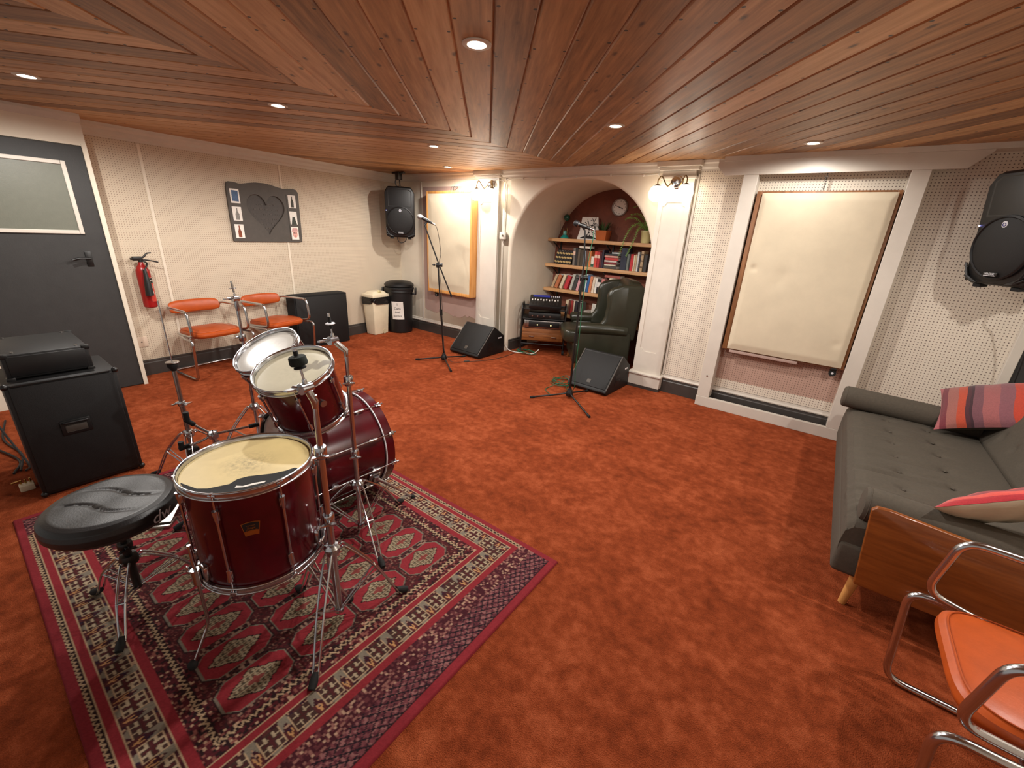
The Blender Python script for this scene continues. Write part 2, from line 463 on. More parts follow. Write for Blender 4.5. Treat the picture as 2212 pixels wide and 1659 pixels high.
# ceiling boards in a chevron that meets on the line x = -2.565
def clip(poly, a, b, c):             # keep a*x+b*y+c >= 0 ; poly = (x, y, across)
    out = []
    for i in range(len(poly)):
        p, q = poly[i], poly[(i + 1) % len(poly)]
        dp = a * p[0] + b * p[1] + c; dq = a * q[0] + b * q[1] + c
        if dp >= 0: out.append(p)
        if dp * dq < 0:
            t = dp / (dp - dq); out.append(tuple(p[k] + (q[k] - p[k]) * t for k in range(len(p))))
    return out
cv, cf, cuv = [], [], []
BW = 0.1495; XM = -2.565
for side in (1, -1):
    dx, dy = -0.648 * side, 0.7616        # board direction (towards the mitre line)
    nx, ny = 0.7616 * side, 0.648
    o0 = XM * 0.7616
    for k in range(-24, 34):
        for a0, a1, z0, z1 in ((0.008, BW - 0.008, H, H), (0, 0.008, H + .0085, H), (BW - 0.008, BW, H, H + .0085)):
            lo = k * BW + a0; hi = k * BW + a1; pl = []
            for ac, t in ((lo, -9), (hi, -9), (hi, 9), (lo, 9)):
                x = XM + nx * (ac - o0) + dx * t; y = ny * (ac - o0) + dy * t
                pl.append((x, y, ac, t))
            pl = clip(pl, side, 0, -side * XM)
            for cl in ((1, 0, 5.56), (-1, 0, XR), (0, 1, -YR), (0, -1, VB + 0.03)):
                if len(pl) > 2: pl = clip(pl, *cl)
            if len(pl) < 3: continue
            b0 = len(cv)
            for x, y, ac, t in pl:
                w = (ac - lo) / (hi - lo)
                cv.append((x, y, z0 + (z1 - z0) * w)); cuv.append((t + 40 + side * 11 + k * 1.37, k + 60 + (side > 0) * 70 + min(max((ac - k * BW) / BW, .001), .999)))
            cf.append(tuple(range(b0, len(cv))))
me = bpy.data.meshes.new('ceiling'); me.from_pydata(cv, [], cf); me.update()
uvl = me.uv_layers.new(name='UVMap')
for lp in me.loops: uvl.data[lp.index].uv = cuv[lp.vertex_index]
me.materials.append(M_ceil)
o = bpy.data.objects.new('ceiling', me); C.objects.link(o); o['kind'] = 'structure'
g = G(); g.box((-5.75, YR - .1, H + .0095), (XR + .1, VB + .1, H + .05)); struct('ceiling_boarding', g, M_grey)

# left wall: pegboard, and the plainer section with the door standing 0.28 m further in
g = G(); g.add([WL(S0, 0), WL(S1 + .02, 0), WL(S1 + .02, H + .01), WL(S0, H + .01)], [(0, 1, 2, 3)]); struct('wall_left', g, M_pegL)
DX = -4.97
g = G()
g.box((DX - .28, YR, 1.99), (DX, .935, H + .01)); g.box((DX - .28, .905, 0), (DX + .012, .935, 2.0)); g.box((DX - .28, YR, 0), (DX, .105, 1.99))
struct('wall_left_entrance', g, M_plaster)
for i, s in enumerate((0.342, 1.616)):
    g = G(); P = WL(s - .006, 0); g.box((-.0, -.012, .14), (.006, .012, 2.1), .002, M=frame(WL(s, 0), (wn.x, wn.y, 0), (wd.x, wd.y, 0), (0, 0, 1)))
    struct('trim_%d' % (i + 1), g, M_plaster)
# door
D = struct('door_1', G().box((DX - .045, .11, .005), (DX - .002, .905, 1.985), .004), M_doorgrey)
g = G(); Y0, Y1, Z0, Z1 = .23, .785, 1.335, 1.868
for lo, hi in (((Y0 + .0285, Z0), (Y1 - .0285, Z0 + .028)), ((Y0 + .0285, Z1 - .028), (Y1 - .0285, Z1)), ((Y0, Z0), (Y0 + .028, Z1)), ((Y1 - .028, Z0), (Y1, Z1))):
    g.box((DX - .004, lo[0], lo[1]), (DX + .016, hi[0], hi[1]), .004)
struct('window_frame', g, M_white, parent=D)
M_obsc = mat('obscured_glass', (104, 106, 94), 0.4, var=0.05, vscale=22, bump=0.2, bscale=160)
struct('window_pane', G().box((DX - .003, Y0 + .02, Z0 + .02), (DX + .005, Y1 - .02, Z1 - .02)), M_obsc, parent=D)
g = G(); g.box((DX - .003, .75, 1.08), (DX + .006, .79, 1.2), .003); g.cyl((DX, .77, 1.145), (DX + .045, .77, 1.145), .009)
g.tube(fillet([(DX + .045, .775, 1.145), (DX + .048, .71, 1.15), (DX + .05, .66, 1.135)], .02), .009)
struct('door_handle', g, M_blackmat, True, parent=D)

# arch wall
AC = -2.45; AR = 0.9; SP = 1.2
def arch(r, n=40, e=0.93):
    pts = [(AC - r, 0.0)]
    for i in range(n + 1):
        a = PI - PI * i / n; ca, sa = math.cos(a), math.sin(a)
        pts.append((AC + r * math.copysign(abs(ca) ** e, ca), SP + r * abs(sa) ** e))
    pts.append((AC + r, 0.0)); return pts
g = G()
A = arch(AR + .03)
for x0, x1 in ((-5.75, A[0][0]), (A[-1][0], XR + .1)):
    g.add([(x0, VB, 0), (x1, VB, 0), (x1, VB, H + .01), (x0, VB, H + .01)], [(0, 1, 2, 3)])
for i in range(1, len(A) - 2):
    p, q = A[i], A[i + 1]
    g.add([(p[0], VB, p[1]), (q[0], VB, q[1]), (q[0], VB, H + .01), (p[0], VB, H + .01)], [(0, 1, 2, 3)])
rings = [(AR + .03, VB), (AR + .012, VB + .008), (AR + .003, VB + .02), (AR, VB + .04), (AR, 5.46)]
L = [[(x, v, z) for x, z in arch(r)] for r, v in rings]; n = len(L[0])
g.add([p for r in L for p in r], [(k * n + i, k * n + i + 1, (k + 1) * n + i + 1, (k + 1) * n + i) for k in range(len(L) - 1) for i in range(n - 1)])
struct('wall_back', g, M_plaster, True)
g = G(); g.box((-3.5, 5.452, 0), (-1.4, 5.5, 2.2)); struct('wall_alcove', g, M_brown_wall)
# right wall only; side behind the camera left open for added world light
g = G(); g.box((XR, YR, 0), (XR + .05, VB, H + .01)); struct('wall_right', g, M_plaster)

# baseboards, cornices, pilasters
BP = [(0, 0), (.022, 0), (.022, .12), (.016, .128), (.016, .142), (.006, .15), (0, .15)]
g = G(); extrude(g, BP, (WL(S0, 0).x, WL(S0, 0).y), (WB.x, WB.y)); struct('baseboard_left', g, M_grey)
g = G(); extrude(g, BP, (-5.48, VB), (-3.38, VB)); extrude(g, BP, (-1.25, VB), (-.83, VB)); extrude(g, BP, (-.8, VB), (.25, VB)); extrude(g, BP, (.33, VB), (XR, VB))
extrude(g, BP, (-3.35, 4.43), (-3.35, 4.85)) ; struct('baseboard_back', g, M_grey)
TP = [(0, .15), (.02, .15), (.024, .16), (.014, .175), (.012, .19), (0, .195)]
g = G(); extrude(g, TP, (-5.47, VB), (-3.55, VB)); extrude(g, TP, (-1.25, VB), (-.83, VB)); extrude(g, TP, (-.73, VB), (.24, VB)); extrude(g, TP, (.33, VB), (XR, VB)); struct('baseboard_bead', g, M_white)
CP = [(0, H), (0, 2.105), (.016, 2.105), (.018, 2.125), (.03, 2.14), (.034, 2.165), (.05, 2.185), (.056, H)]
g = G(); extrude(g, CP, (WL(S0, 0).x, WL(S0, 0).y), (WB.x, WB.y)); g2 = [(DX, YR), (DX, .935)]; extrude(g, [(0, H), (0, 2.15), (.014, 2.15), (.03, 2.19), (.03, H)], *g2); struct('trim_3', g, M_white)
CB = [(0, H), (0, 2.125), (.014, 2.125), (.016, 2.14), (.028, 2.155), (.034, 2.18), (.05, 2.19), (.054, H)]
g = G(); extrude(g, CB, (-5.48, VB), (-1.0, VB)); struct('trim_4', g, M_white)
g = G(); extrude(g, [(0, H), (0, 2.175), (.03, 2.175), (.034, H)], (-1.0, VB - .13), (XR, VB - .13)); g.box((-1.0, VB - .13, 2.175), (XR, VB, H)); struct('trim_5', g, M_white)
def pilaster(idx, x0, x1, vf, base=True):
    g = G(); g.box((x0 + .001, vf + .008, .01), (x1 - .001, VB, 2.129), .002)
    w = .045; e = .034; zb, zt = .40, 1.86          # border round a sunk panel with scooped corners
    xa, xb = x0 + w, x1 - w
    def scoop(cx, cz, a0, a1, n=8): return [(cx + e * math.cos(a0 + (a1 - a0) * k / n), cz + e * math.sin(a0 + (a1 - a0) * k / n)) for k in range(n + 1)]
    half = [(x0, .02), (x1, .02), (x1, zb)] + scoop(xb, zb, PI / 2, PI)[0:0]
    low = [(x0, .02), (x1, .02), (x1, zb + e)] + [(xb, zb + e)] + scoop(xb, zb, PI / 2, PI) + scoop(xa, zb, 0, PI / 2) + [(x0, zb + e)]
    top = [(x1, 2.128), (x0, 2.128), (x0, zt - e)] + scoop(xa, zt, -PI / 2, 0) + scoop(xb, zt, PI, PI * 1.5) + [(x1, zt - e)]
    FPm = frame((0, vf + .0085, 0), (1, 0, 0), (0, 0, 1), (0, -1, 0))
    g.prism(low, 0, .0085, M=FPm); g.prism(top, 0, .0085, M=FPm)
    g.box((x0, vf, zb + e), (xa, vf + .0085, zt - e)); g.box((xb, vf, zb + e), (x1, vf + .0085, zt - e))
    if base:
        g.box((x0 - .02, vf - .035, .03), (x1 + .02, VB, .149), .004); g.box((x0 - .03, vf - .05, .15), (x1 + .03, VB, .172), .006)
    for z0, z1, ee in ((2.06, 2.085, .015), (2.1305, 2.16, .03), (2.1605, H - .001, .05)):
        if z0 > 2.1 or base: g.box((x0 - ee, vf - ee, z0), (x1 + ee, VB, z1), .005)
    struct('trim_%d' % idx, g, M_white)
    if base: struct('baseboard_pilaster', G().box((x0 - .021, vf - .036, 0), (x1 + .021, VB - .001, .029)), M_grey)
pilaster(6, -1.545, -1.245, 4.325)
pilaster(7, -3.87, -3.54, 4.345, False)
g = G(); g.cyl((-1.225, VB - .012, .19), (-1.225, VB - .012, 2.1), .012, seg=10); g.box((-4.985, VB - .012, .19), (-4.965, VB, 2.12), .003); struct('trim_8', g, M_white)
# pegboard sheets on the right half, the framed bay with its lower band left bare, the mauve patch on the left
g = G(); g.box((-1.21, VB - .012, .195), (-.8, VB, 2.13)); g.box((.3, VB - .012, .195), (XR, VB, 2.18)); g.box((-.76, VB - .012, .195), (.26, VB, .30)); g.box((-.76, VB - .012, .64), (.26, VB, 2.1))
struct('wall_back_pegboard', g, M_pegB)
def wavy(x0, x1, z0, z1, amp, n=26):
    rnd = random.Random(int(x0 * 100)); pts = [(x0, z1), (x1, z1)]
    for i in range(n + 1):
        x = x1 + (x0 - x1) * i / n; pts.append((x, z0 + amp * (rnd.random() - .5) + .02 * math.sin(i * .5)))
    return pts
g = G(); g.prism(wavy(-.76, .26, .31, .66, .012), 0, .0125, M=frame((0, VB, 0), (1, 0, 0), (0, 0, 1), (0, -1, 0))); g.box((-.76, VB - .0121, .28), (.26, VB - .0, .34)); struct('wall_back_bare', g, M_pegBare)
g = G(); g.prism(wavy(-4.94, -3.9, .34, 2.05, .03), 0, .006, M=frame((0, VB, 0), (1, 0, 0), (0, 0, 1), (0, -1, 0))); struct('wall_back_patch', g, M_unpainted)
# framed bay
VF = 4.245
g = G(); P = [(-1.0, 2.19), (.60, 2.19), (.60, 2.165), (.50, 2.068), (-.98, 2.068), (-1.045, 2.135), (-1.045, 2.19)]
g.prism(P, 0, .035, M=frame((0, VF + .03, 0), (1, 0, 0), (0, 0, 1), (0, -1, 0))); struct('trim_9', g, M_white)
struct('trim_10', G().box((-.832, VF, .095), (-.722, VB, 2.07), .003), M_white)
struct('trim_11', G().box((.228, VF, .095), (.332, VB, 2.07), .003), M_white)
g = G(); g.box((-.835, VF - .004, 0), (.335, VF + .035, .095), .003); struct('trim_12', g, M_white)
g = G(); g.cyl((-.775, VF - .002, .31), (-.775, VF + .004, .31), .008, seg=12); struct('trim_13', g, M_steel)
# door architrave in the far right corner
g = G(); g.box((1.075, VB - .05, 0), (1.13, VB, 2.05), .004); struct('trim_14', g, M_white)
struct('door_2', G().box((1.13, VB - .03, 0), (XR, VB - .001, 2.0)), M_doorgrey)
# wiring on the arch wall
g = G(); xs = [-3.45, -3.2, -2.9, -2.5, -2.1, -1.75, -1.6]
g.tube(smooth_path([(x, VB - .012, 2.112 + .006 * math.sin(i * 2.1)) for i, x in enumerate(xs)], 6), .004, 6)
for i, x in enumerate(xs): g.box((x - .006, VB - .02, 2.102 + .006 * math.sin(i * 2.1)), (x + .006, VB, 2.122 + .006 * math.sin(i * 2.1)), .002)
solo('cable', g, M_wcable, 'thin white cable clipped along the wall above the arch', 'cable')
t = thing('switch_box', 'small white surface box with cable on the wall left of the arch', 'switch', (-3.455, VB, 1.43))
g = G(); g.box((-3.5, VB - .045, 1.43), (-3.415, VB, 1.515), .006); part('box', g, M_white, t, True)
part('knob', G().cyl((-3.44, VB - .045, 1.475), (-3.44, VB - .058, 1.475), .011), M_steel, t, True)
g = G(); g.tube(smooth_path([(-3.455, VB - .012, 1.515), (-3.45, VB - .012, 1.8), (-3.455, VB - .012, 2.04), (-3.5, VB - .02, 2.1), (-3.6, 4.335, 2.1), (-3.64, 4.33, 2.075)], 6), .0045, 6); g.tube([(-3.458, VB - .01, 1.43), (-3.47, VB - .01, 1.36), (-3.47, VB - .008, .2)], .003, 6)
part('cord', g, M_wcable, t, True)

# ------------------------------------------------------------------ lamps
def downlight(x, y, label, energy):
    t = thing('downlight', label, 'ceiling light', (x, y, H), 0, 'recessed ceiling downlights')
    g = G(); g.lathe([(.058, -.0005), (.058, -.004), (.050, -.008), (.038, -.006), (.034, .0)], seg=32); part('bezel', g, M_white, t)
    g = G(); g.lathe([(.0335, -.001), (.02, -.003), (.0001, -.0035)], seg=24); part('lens', g, M_lens, t)
    ld = bpy.data.lights.new('downlight_beam', 'SPOT'); ld.energy = energy; ld.color = (1.0, .95, .89); ld.spot_size = math.radians(177); ld.spot_blend = 0.4; ld.shadow_soft_size = .03
    lo = bpy.data.objects.new('downlight_beam', ld); C.objects.link(lo); lo.location = (x, y, H - .03)
DL = 58
for x, y, lab in ((-3.873, .555, 'recessed downlight nearest the grey door'), (-3.105, 1.557, 'recessed downlight in the ceiling in front of the dark heart plaque'),
                  (-1.342, 1.48, 'nearest and largest recessed downlight, in the broad boards above the drum kit'), (-1.391, 2.886, 'recessed downlight above the microphone by the armchair'),
                  (-3.149, 2.929, 'recessed downlight in line with the left microphone stand'), (-3.992, 3.93, 'small far recessed downlight near the corner loudspeaker'),
                  (-.363, 3.864, 'recessed downlight in front of the framed fabric panel')):
    downlight(x, y, lab, DL * (0.28 if y == 3.864 else .8 if y > 3.9 else 1.0))
for x, y, lab, k in ((1.05, 2.1, 'recessed downlight above the sofa', .9),):
    downlight(x, y, lab, DL * k)
def wall_lamp(x0, vf, z0, globes, label):
    t = thing('wall_lamp', label, 'wall lamp', (x0, vf, z0), 0, 'twin globe wall lamps')
    g = G(); g.lathe([(.0001, .05), (.018, .048), (.024, .035), (.045, .028), (.05, .012), (.058, .008), (.06, 0)], M=frame((x0, vf, z0), (1, 0, 0), (0, 0, 1), (0, -1, 0)), seg=28); part('rose', g, M_chrome, t, True)
    for gx, gy, gz in globes:
        sx = 1 if gx > x0 else -1
        g = G(); g.tube(smooth_path([(x0 + sx * .04, vf - .035, z0 - .005), (x0 + (gx - x0) * .45, vf - .06, z0 - .035), (x0 + (gx - x0) * .8, gy, z0 + .045), (gx, gy, gz + .115), (gx, gy, gz + .075)], 8), .0055, 8)
        part('arm', g, M_dbrass, t, True)
        gl = G(); gl.lathe([(.03, .066), (.05, .052), (.066, .022), (.071, -.004), (.066, -.03), (.05, -.056), (.03, -.066), (.0001, -.067)], M=Matrix.Translation((gx, gy, gz)), seg=32)
        sh = part('globe', gl, M_globe, t, True)
        g = G(); g.lathe([(.0001, .082), (.012, .08), (.022, .074), (.034, .066), (.034, .060)], M=Matrix.Translation((gx, gy, gz)), seg=24); part('gallery', g, M_dbrass, t, True)
wall_lamp(-1.395, 4.315, 2.03, ((-1.545, 4.235, 1.93), (-1.285, 4.235, 1.936)), 'lit twin-globe wall lamp on the pilaster right of the arch')
wall_lamp(-3.64, 4.335, 2.045, ((-3.815, 4.255, 1.935), (-3.565, 4.255, 1.935)), 'lit twin-globe wall lamp on the pilaster left of the arch')

# ------------------------------------------------------------------ drums
def Rz_to(n):
    return V((0, 0, 1)).rotation_difference(V(n).normalized()).to_matrix().to_4x4()
def hoop_prof(r, s):
    o = [(r + .003, -.012 * s)]
    for k in range(7):
        a = -PI / 2 + PI * k / 6; o.append((r + .0105 + .0035 * math.cos(a), (-.0085 + .0035 * math.sin(a)) * s))
    o += [(r + .0075, -.003 * s), (r + .0065, .004 * s), (r + .0075, .011 * s)]
    for k in range(9):
        a = -PI / 2 + PI * 1.25 * k / 8; o.append((r + .010 + .004 * math.cos(a), (.0165 + .004 * math.sin(a)) * s))
    o += [(r + .004, .014 * s), (r + .003, -.012 * s)]
    return o
def drum(name, label, loc, R, r, depth, lugs, head, group=None):
    t = thing(name, label, 'drum', loc, R, group)
    g = G(); g.lathe([(r - .008, .004), (r, .004), (r, depth - .004), (r - .008, depth - .004)], seg=64); part('shell', g, M_shell, t)
    g = G(); g.lathe([(r + .003, depth - .006), (r + .002, depth + .001), (r - .006, depth + .003), (.1, depth + .002), (.0001, depth + .002)], seg=64); part('batter_head', g, head, t)
    g = G(); g.lathe([(r + .003, .006), (r - .006, -.003), (.0001, -.002)], seg=64); part('resonant_head', g, M_head3, t)
    for z, s in ((depth, 1), (0, -1)):
        g = G(); g.lathe(hoop_prof(r, s), M=Matrix.Translation((0, 0, z)), seg=72); part('hoop', g, M_chrome, t)
    c0 = depth * .12; cl = depth * .125
    for a in lugs:
        M = rotz(math.radians(a)); x = r + .011
        g = G()
        for z0, z1 in ((depth - c0, depth - c0 - cl), (c0, c0 + cl)):
            g.tube([(x, 0, z0), (x, 0, z0 + (z1 - z0) * .3), (x, 0, z1)], [.010, .009, .0055], 12, M=M)
            g.box((r - .001, -.010, min(z0, z1) + .008), (x, .010, max(z0, z1) - .006), .002, M=M)
        g.cyl((x, 0, c0 + cl), (x, 0, depth - c0 - cl), .0045, seg=10, M=M)
        lg = part('lug', g, M_chrome, t)
        for z0, z1 in ((depth - c0, depth + .014), (c0, -.014)):
            g = G(); g.cyl((x, 0, z0), (x, 0, z1), .0028, seg=8, M=M); g.cyl((x, 0, z1 - (.005 if z1 > 0 else -.005)), (x, 0, z1 + (.006 if z1 > 0 else -.006)), .0055, seg=8, M=M)
            g.box((r + .004, -.011, min(z1, z1 - (.010 if z1 > 0 else -.010))), (x + .005, .011, max(z1, z1 - (.010 if z1 > 0 else -.010))), .002, M=M)
            part('tension_rod', g, M_chrome, lg)
    return t
def badge(t, r, ang, zc, w=.057, h=.05):
    a0 = math.radians(ang)
    def wp(x, z, off): a = a0 + x / r; return ((r + off) * math.cos(a), (r + off) * math.sin(a), zc + z)
    def shield(k, off, z0=0.0, z1=1.0):
        def fn(u, v):
            v = z0 + (z1 - z0) * v; hw = w / 2 * (.70 + .30 * v) * k; x = (u - .5) * 2 * hw
            z = (v - .5) * h * k + .006 * k * (1 - ((u - .5) * 2) ** 2) * (.4 + .6 * v)
            return wp(x, z, off)
        g = G(); g.grid(fn, 12, 6); return g
    b = part('badge', shield(1.0, .0012), M_brass, t)
    part('badge_field', shield(.9, .0018, .36, 1.0), M_black, b)
    g = G()
    for s, sz, z in (('YAMAHA', .0065, .0155), ('Stage', .0115, .0065), ('Custom', .0105, -.0035)):
        g.text(s, sz, None, .0002, warp=lambda p, z=z: wp(p.x, p.y + z, .0023 + p.z), shear=.15 if sz > .01 else 0)
    part('badge_lettering', g, M_brass, b, smooth=False)

FT = V((-1.55, .51, .30))
t = drum('floor_tom', 'large dark red floor tom with cream head and black tape beside the drum stool', FT, 0.0, .203, .382, [-107, -50, 3, 60, 120, 188], M_head1)
badge(t, .203, -25.5, .242)
tp = [(-.028, -.198), (.048, -.176), (.073, -.153), (.085, -.124), (.096, -.098), (.084, -.068), (.092, -.038), (.135, .024), (.149, .063), (.152, .094), (.172, .10)]
for i in range(16):
    a = math.radians(30 - i * 8.4); tp.append((.2005 * math.cos(a), .2005 * math.sin(a)))
g = G(); g.prism(tp, .3845, .3865); part('tape', g, mat('black_gaffer_tape', (14, 14, 15), .8, var=.1), t, smooth=False, label='black tape stuck along the edge of the head')
g = G(); g.prism([(.125, -.088), (.142, -.075), (.150, -.045), (.166, -.012), (.172, -.02), (.160, -.05), (.150, -.078), (.134, -.096)], .3866, .3880); part('tape_scrap', g, M_paper, t, smooth=False)
for a, fr in ((-79.5, .313), (43, .306), (164, .306)):
    M = rotz(math.radians(a))
    g = G(); g.box((.200, -.022, .03), (.222, .022, .085), .005, M=M); g.cyl((.236, 0, .028), (.236, 0, .088), .014, seg=16, M=M); g.cyl((.236, -.012, .06), (.236, -.045, .06), .006, seg=10, M=M); g.box((.232, -.062, .045), (.240, -.042, .075), .003, M=M)
    part('leg_bracket', g, M_chrome, t)
    g = G(); g.tube(fillet([(.236, 0, .19), (.236, 0, -.155), (fr, .0, -.285)], .03), .0055, 10, M=M); lg = part('leg', g, M_chrome, t)
    g = G(); g.sphere((fr, 0, -.281), (.016, .016, .019), M=M, seg=14); part('rubber_foot', g, M_rubber, lg)

n1 = V((.148, -.318, .937)).normalized()
c1 = V((-1.783, .822, .925)) - n1 * .25
t1 = drum('rack_tom', 'dark red rack tom with greyish white head, nearer and larger of the two', c1, Rz_to(n1), .154, .238, [-150, -90, -30, 30, 90, 150], M_head2)
n2 = V((.053, -.487, .872)).normalized()
c2 = V((-2.168, .881, .92)) - n2 * .235
t2 = drum('rack_tom', 'smaller rack tom with shiny silvery head, behind the larger rack tom', c2, Rz_to(n2), .149, .222, [-150, -90, -30, 30, 90, 150], M_head3)
g = G(); g.disc(.015, .0, M=frame((.167, 0, .13), (0, 1, 0), (0, 0, 1), (1, 0, 0))); g.cyl((.152, 0, .13), (.166, 0, .13), .014); part('vent_grommet', g, M_steel, t1)

bn = V((.04, 1, 0)).normalized(); bs = V((bn.y, -bn.x, 0)); BC = V((-2.077, 1.345, .30))
# local frame of the bass drum: x = sideways, y = up, z = along its axis to the front
def BMx(): return frame((0, 0, 0), bs, (0, 0, 1), bn)
BM = BMx(); BACK = BC - bn * .49
t = thing('bass_drum', 'large dark red bass drum lying on its side on the patterned rug', 'drum', (BACK.x, BACK.y, 0))
off = Matrix.Translation((0, 0, BC.z)) @ BM
R_ = .279
g = G(); g.lathe([(R_ - .01, .03), (R_, .03), (R_, .46), (R_ - .01, .46)], M=off, seg=80); part('shell', g, M_shell, t)
for z0, z1, m in ((0, .05, M_black), (.44, .49, M_shell)):
    g = G(); g.lathe([(R_ + .002, z0), (R_ + .013, z0), (R_ + .013, z1), (R_ + .002, z1), (R_ + .002, z0)], M=off, seg=80); hp = part('hoop', g, m, t, label='black wooden hoop' if m is M_black else 'red wooden hoop')
    if m is M_shell:
        g = G(); g.lathe([(R_ + .004, z0 - .006), (R_ + .0125, z0 - .006), (R_ + .0125, z0 + .001), (R_ + .004, z0 + .001)], M=off, seg=80); part('hoop_inlay', g, M_badge, hp)
for z, m, nm in ((.012, M_head3, 'batter_head'), (.478, M_black, 'resonant_head')):
    g = G(); g.lathe([(R_ + .004, z + .01 * (1 if z < .2 else -1)), (R_ - .004, z), (.0001, z)], M=off, seg=64); part(nm, g, m, t)
for k in range(10):
    M = off @ rotz(math.radians(-13 + 36 * k)); x = R_ + .014
    g = G(); g.cyl((x, 0, .13), (x, 0, .36), .0045, seg=10, M=M)
    for z0, z1 in ((.10, .15), (.39, .34)):
        g.tube([(x, 0, z0), (x, 0, z0 * .6 + z1 * .4), (x, 0, z1)], [.010, .009, .006], 12, M=M); g.box((R_ - .001, -.009, min(z0, z1) + .008), (x, .009, max(z0, z1) - .008), .002, M=M)
    lg = part('lug', g, M_chrome, t)
    for z0, z1 in ((.10, -.004), (.39, .494)):
        g = G(); g.cyl((x, 0, z0), (x, 0, z1), .0032, seg=8, M=M); part('tension_rod', g, M_chrome, lg)
        g = G(); zz = z1; s = 1 if z1 > .2 else -1
        g.box((R_ - .012, -.013, min(zz + s * .004, zz - s * .006)), (x + .008, .013, max(zz + s * .004, zz - s * .006)), .003, M=M)
        g.box((R_ + .012, -.011, min(zz, zz - s * .028)), (x + .009, .011, max(zz, zz - s * .028)), .004, M=M); g.cyl((x + .004, 0, zz + s * .002), (x + .004, 0, zz + s * .018), .006, seg=8, M=M)
        part('claw', g, M_chrome, lg)
for s in (1, -1):
    a = math.radians(-24) if s > 0 else math.radians(180 + 24)
    M = off @ rotz(a)
    g = G(); g.box((R_ - .002, -.024, .33), (R_ + .014, .024, .40), .005, M=M); g.cyl((R_ + .02, -.018, .365), (R_ + .02, .018, .365), .018, seg=16, M=M); sp = part('spur_bracket', g, M_chrome, t)
    p0 = off @ rotz(a) @ V((R_ + .02, 0, .365)); p1 = V((s * .387 + .012, .522 - (0 if s > 0 else .012), .012))
    g = G(); g.tube([p0, p0.lerp(p1, .5), p0.lerp(p1, .52), p1], [.010, .009, .0055, .005], 10); lg = part('spur', g, M_chrome, t)
    g = G(); g.sphere((p1.x, p1.y, .014), .013, seg=12); part('rubber_foot', g, M_rubber, lg)
pt = BC - bn * .25
g = G(); L0 = root_loc(t)
def W(p): return V(p) - L0
g.cyl(W((pt.x, pt.y, .575)), W((pt.x, pt.y, .83)), .0115); g.box(W((pt.x - .03, pt.y - .03, .572)), W((pt.x + .03, pt.y + .03, .588)), .004); g.box(W((pt.x - .05, pt.y - .018, .80)), W((pt.x + .05, pt.y + .018, .845)), .006)
e1 = c1 + n1 * .12 + V((-.145, .06, 0)); e2 = c2 + n2 * .11 + V((.07, .14, 0))
g.tube(fillet([W((pt.x + .04, pt.y, .825)), W((pt.x + .07, pt.y, .825)), W(e1)], .02), .006, 10); g.tube(fillet([W((pt.x - .04, pt.y, .825)), W((pt.x - .07, pt.y, .825)), W(e2)], .02), .006, 10)
part('tom_holder', g, M_chrome, t)

# ------------------------------------------------------------------ stands
def wingnut(g, p, d, s=1.0):
    p, d = V(p), V(d).normalized(); M = axis_frame(p, d)
    g.cyl((0, 0, 0), (0, 0, .016 * s), .007 * s, seg=12, M=M)
    for k in (-1, 1): g.prism([(0, -.004), (k * .012, -.006), (k * .026, .002), (k * .026, .012), (k * .014, .010), (0, .006)] if k > 0 else [(0, .006), (-.014, .010), (-.026, .012), (-.026, .002), (-.012, -.006), (0, -.004)], -.0025, .0025, M=M @ Matrix.Translation((0, 0, .012)) @ Matrix.Rotation(PI / 2, 4, 'X') @ Matrix.Scale(s, 4))
def tripod(t, c, hubz, botz, feet, bar=.0075, gap=.013, low=.5):
    for fx, fy in feet:
        d = V((fx - c[0], fy - c[1], 0)); Ld = d.length; d.normalize(); n = V((-d.y, d.x, 0))
        hub = V((c[0], c[1], hubz)) + d * .03; ft = V((fx, fy, .02)); kn = hub.lerp(ft, low) + V((0, 0, .025))
        g = G()
        for s in (-1, 1):
            o = n * gap * s
            g.tube(smooth_path([hub + o * .7, hub + d * .02 + o - V((0, 0, .004)), kn + o, ft - d * .03 + V((0, 0, .012)) + o * .75, ft + o * .35], 5), bar * .55, 8)
        g.cyl(kn - n * gap * 1.25, kn + n * gap * 1.25, .004, seg=8)
        lg = part('leg', g, M_chrome, t, True)
        g = G(); g.tube([ft - d * .035 + V((0, 0, .018)), ft - d * .01 + V((0, 0, .004)), ft + d * .012 - V((0, 0, .004))], [.010, .0155, .012], 12); part('rubber_foot', g, M_rubber, lg, True)
        g = G()
        for s in (-1, 1): g.cyl(V((c[0], c[1], botz)) + n * .006 * s + d * .012, kn + n * gap * s, .0034, seg=8)
        part('brace', g, M_chrome, t, True)
def collar(g, p, r=.019, h=.035, d=(1, 0, 0)):
    x, y, z = p
    g.lathe([(.010, 0), (r * .85, 0), (r, .006), (r, h - .006), (r * .9, h), (.010, h)], M=Matrix.Translation((x, y, z)), seg=22)
    wingnut(g, V((x, y, z + h / 2)) + V(d).normalized() * r, d)
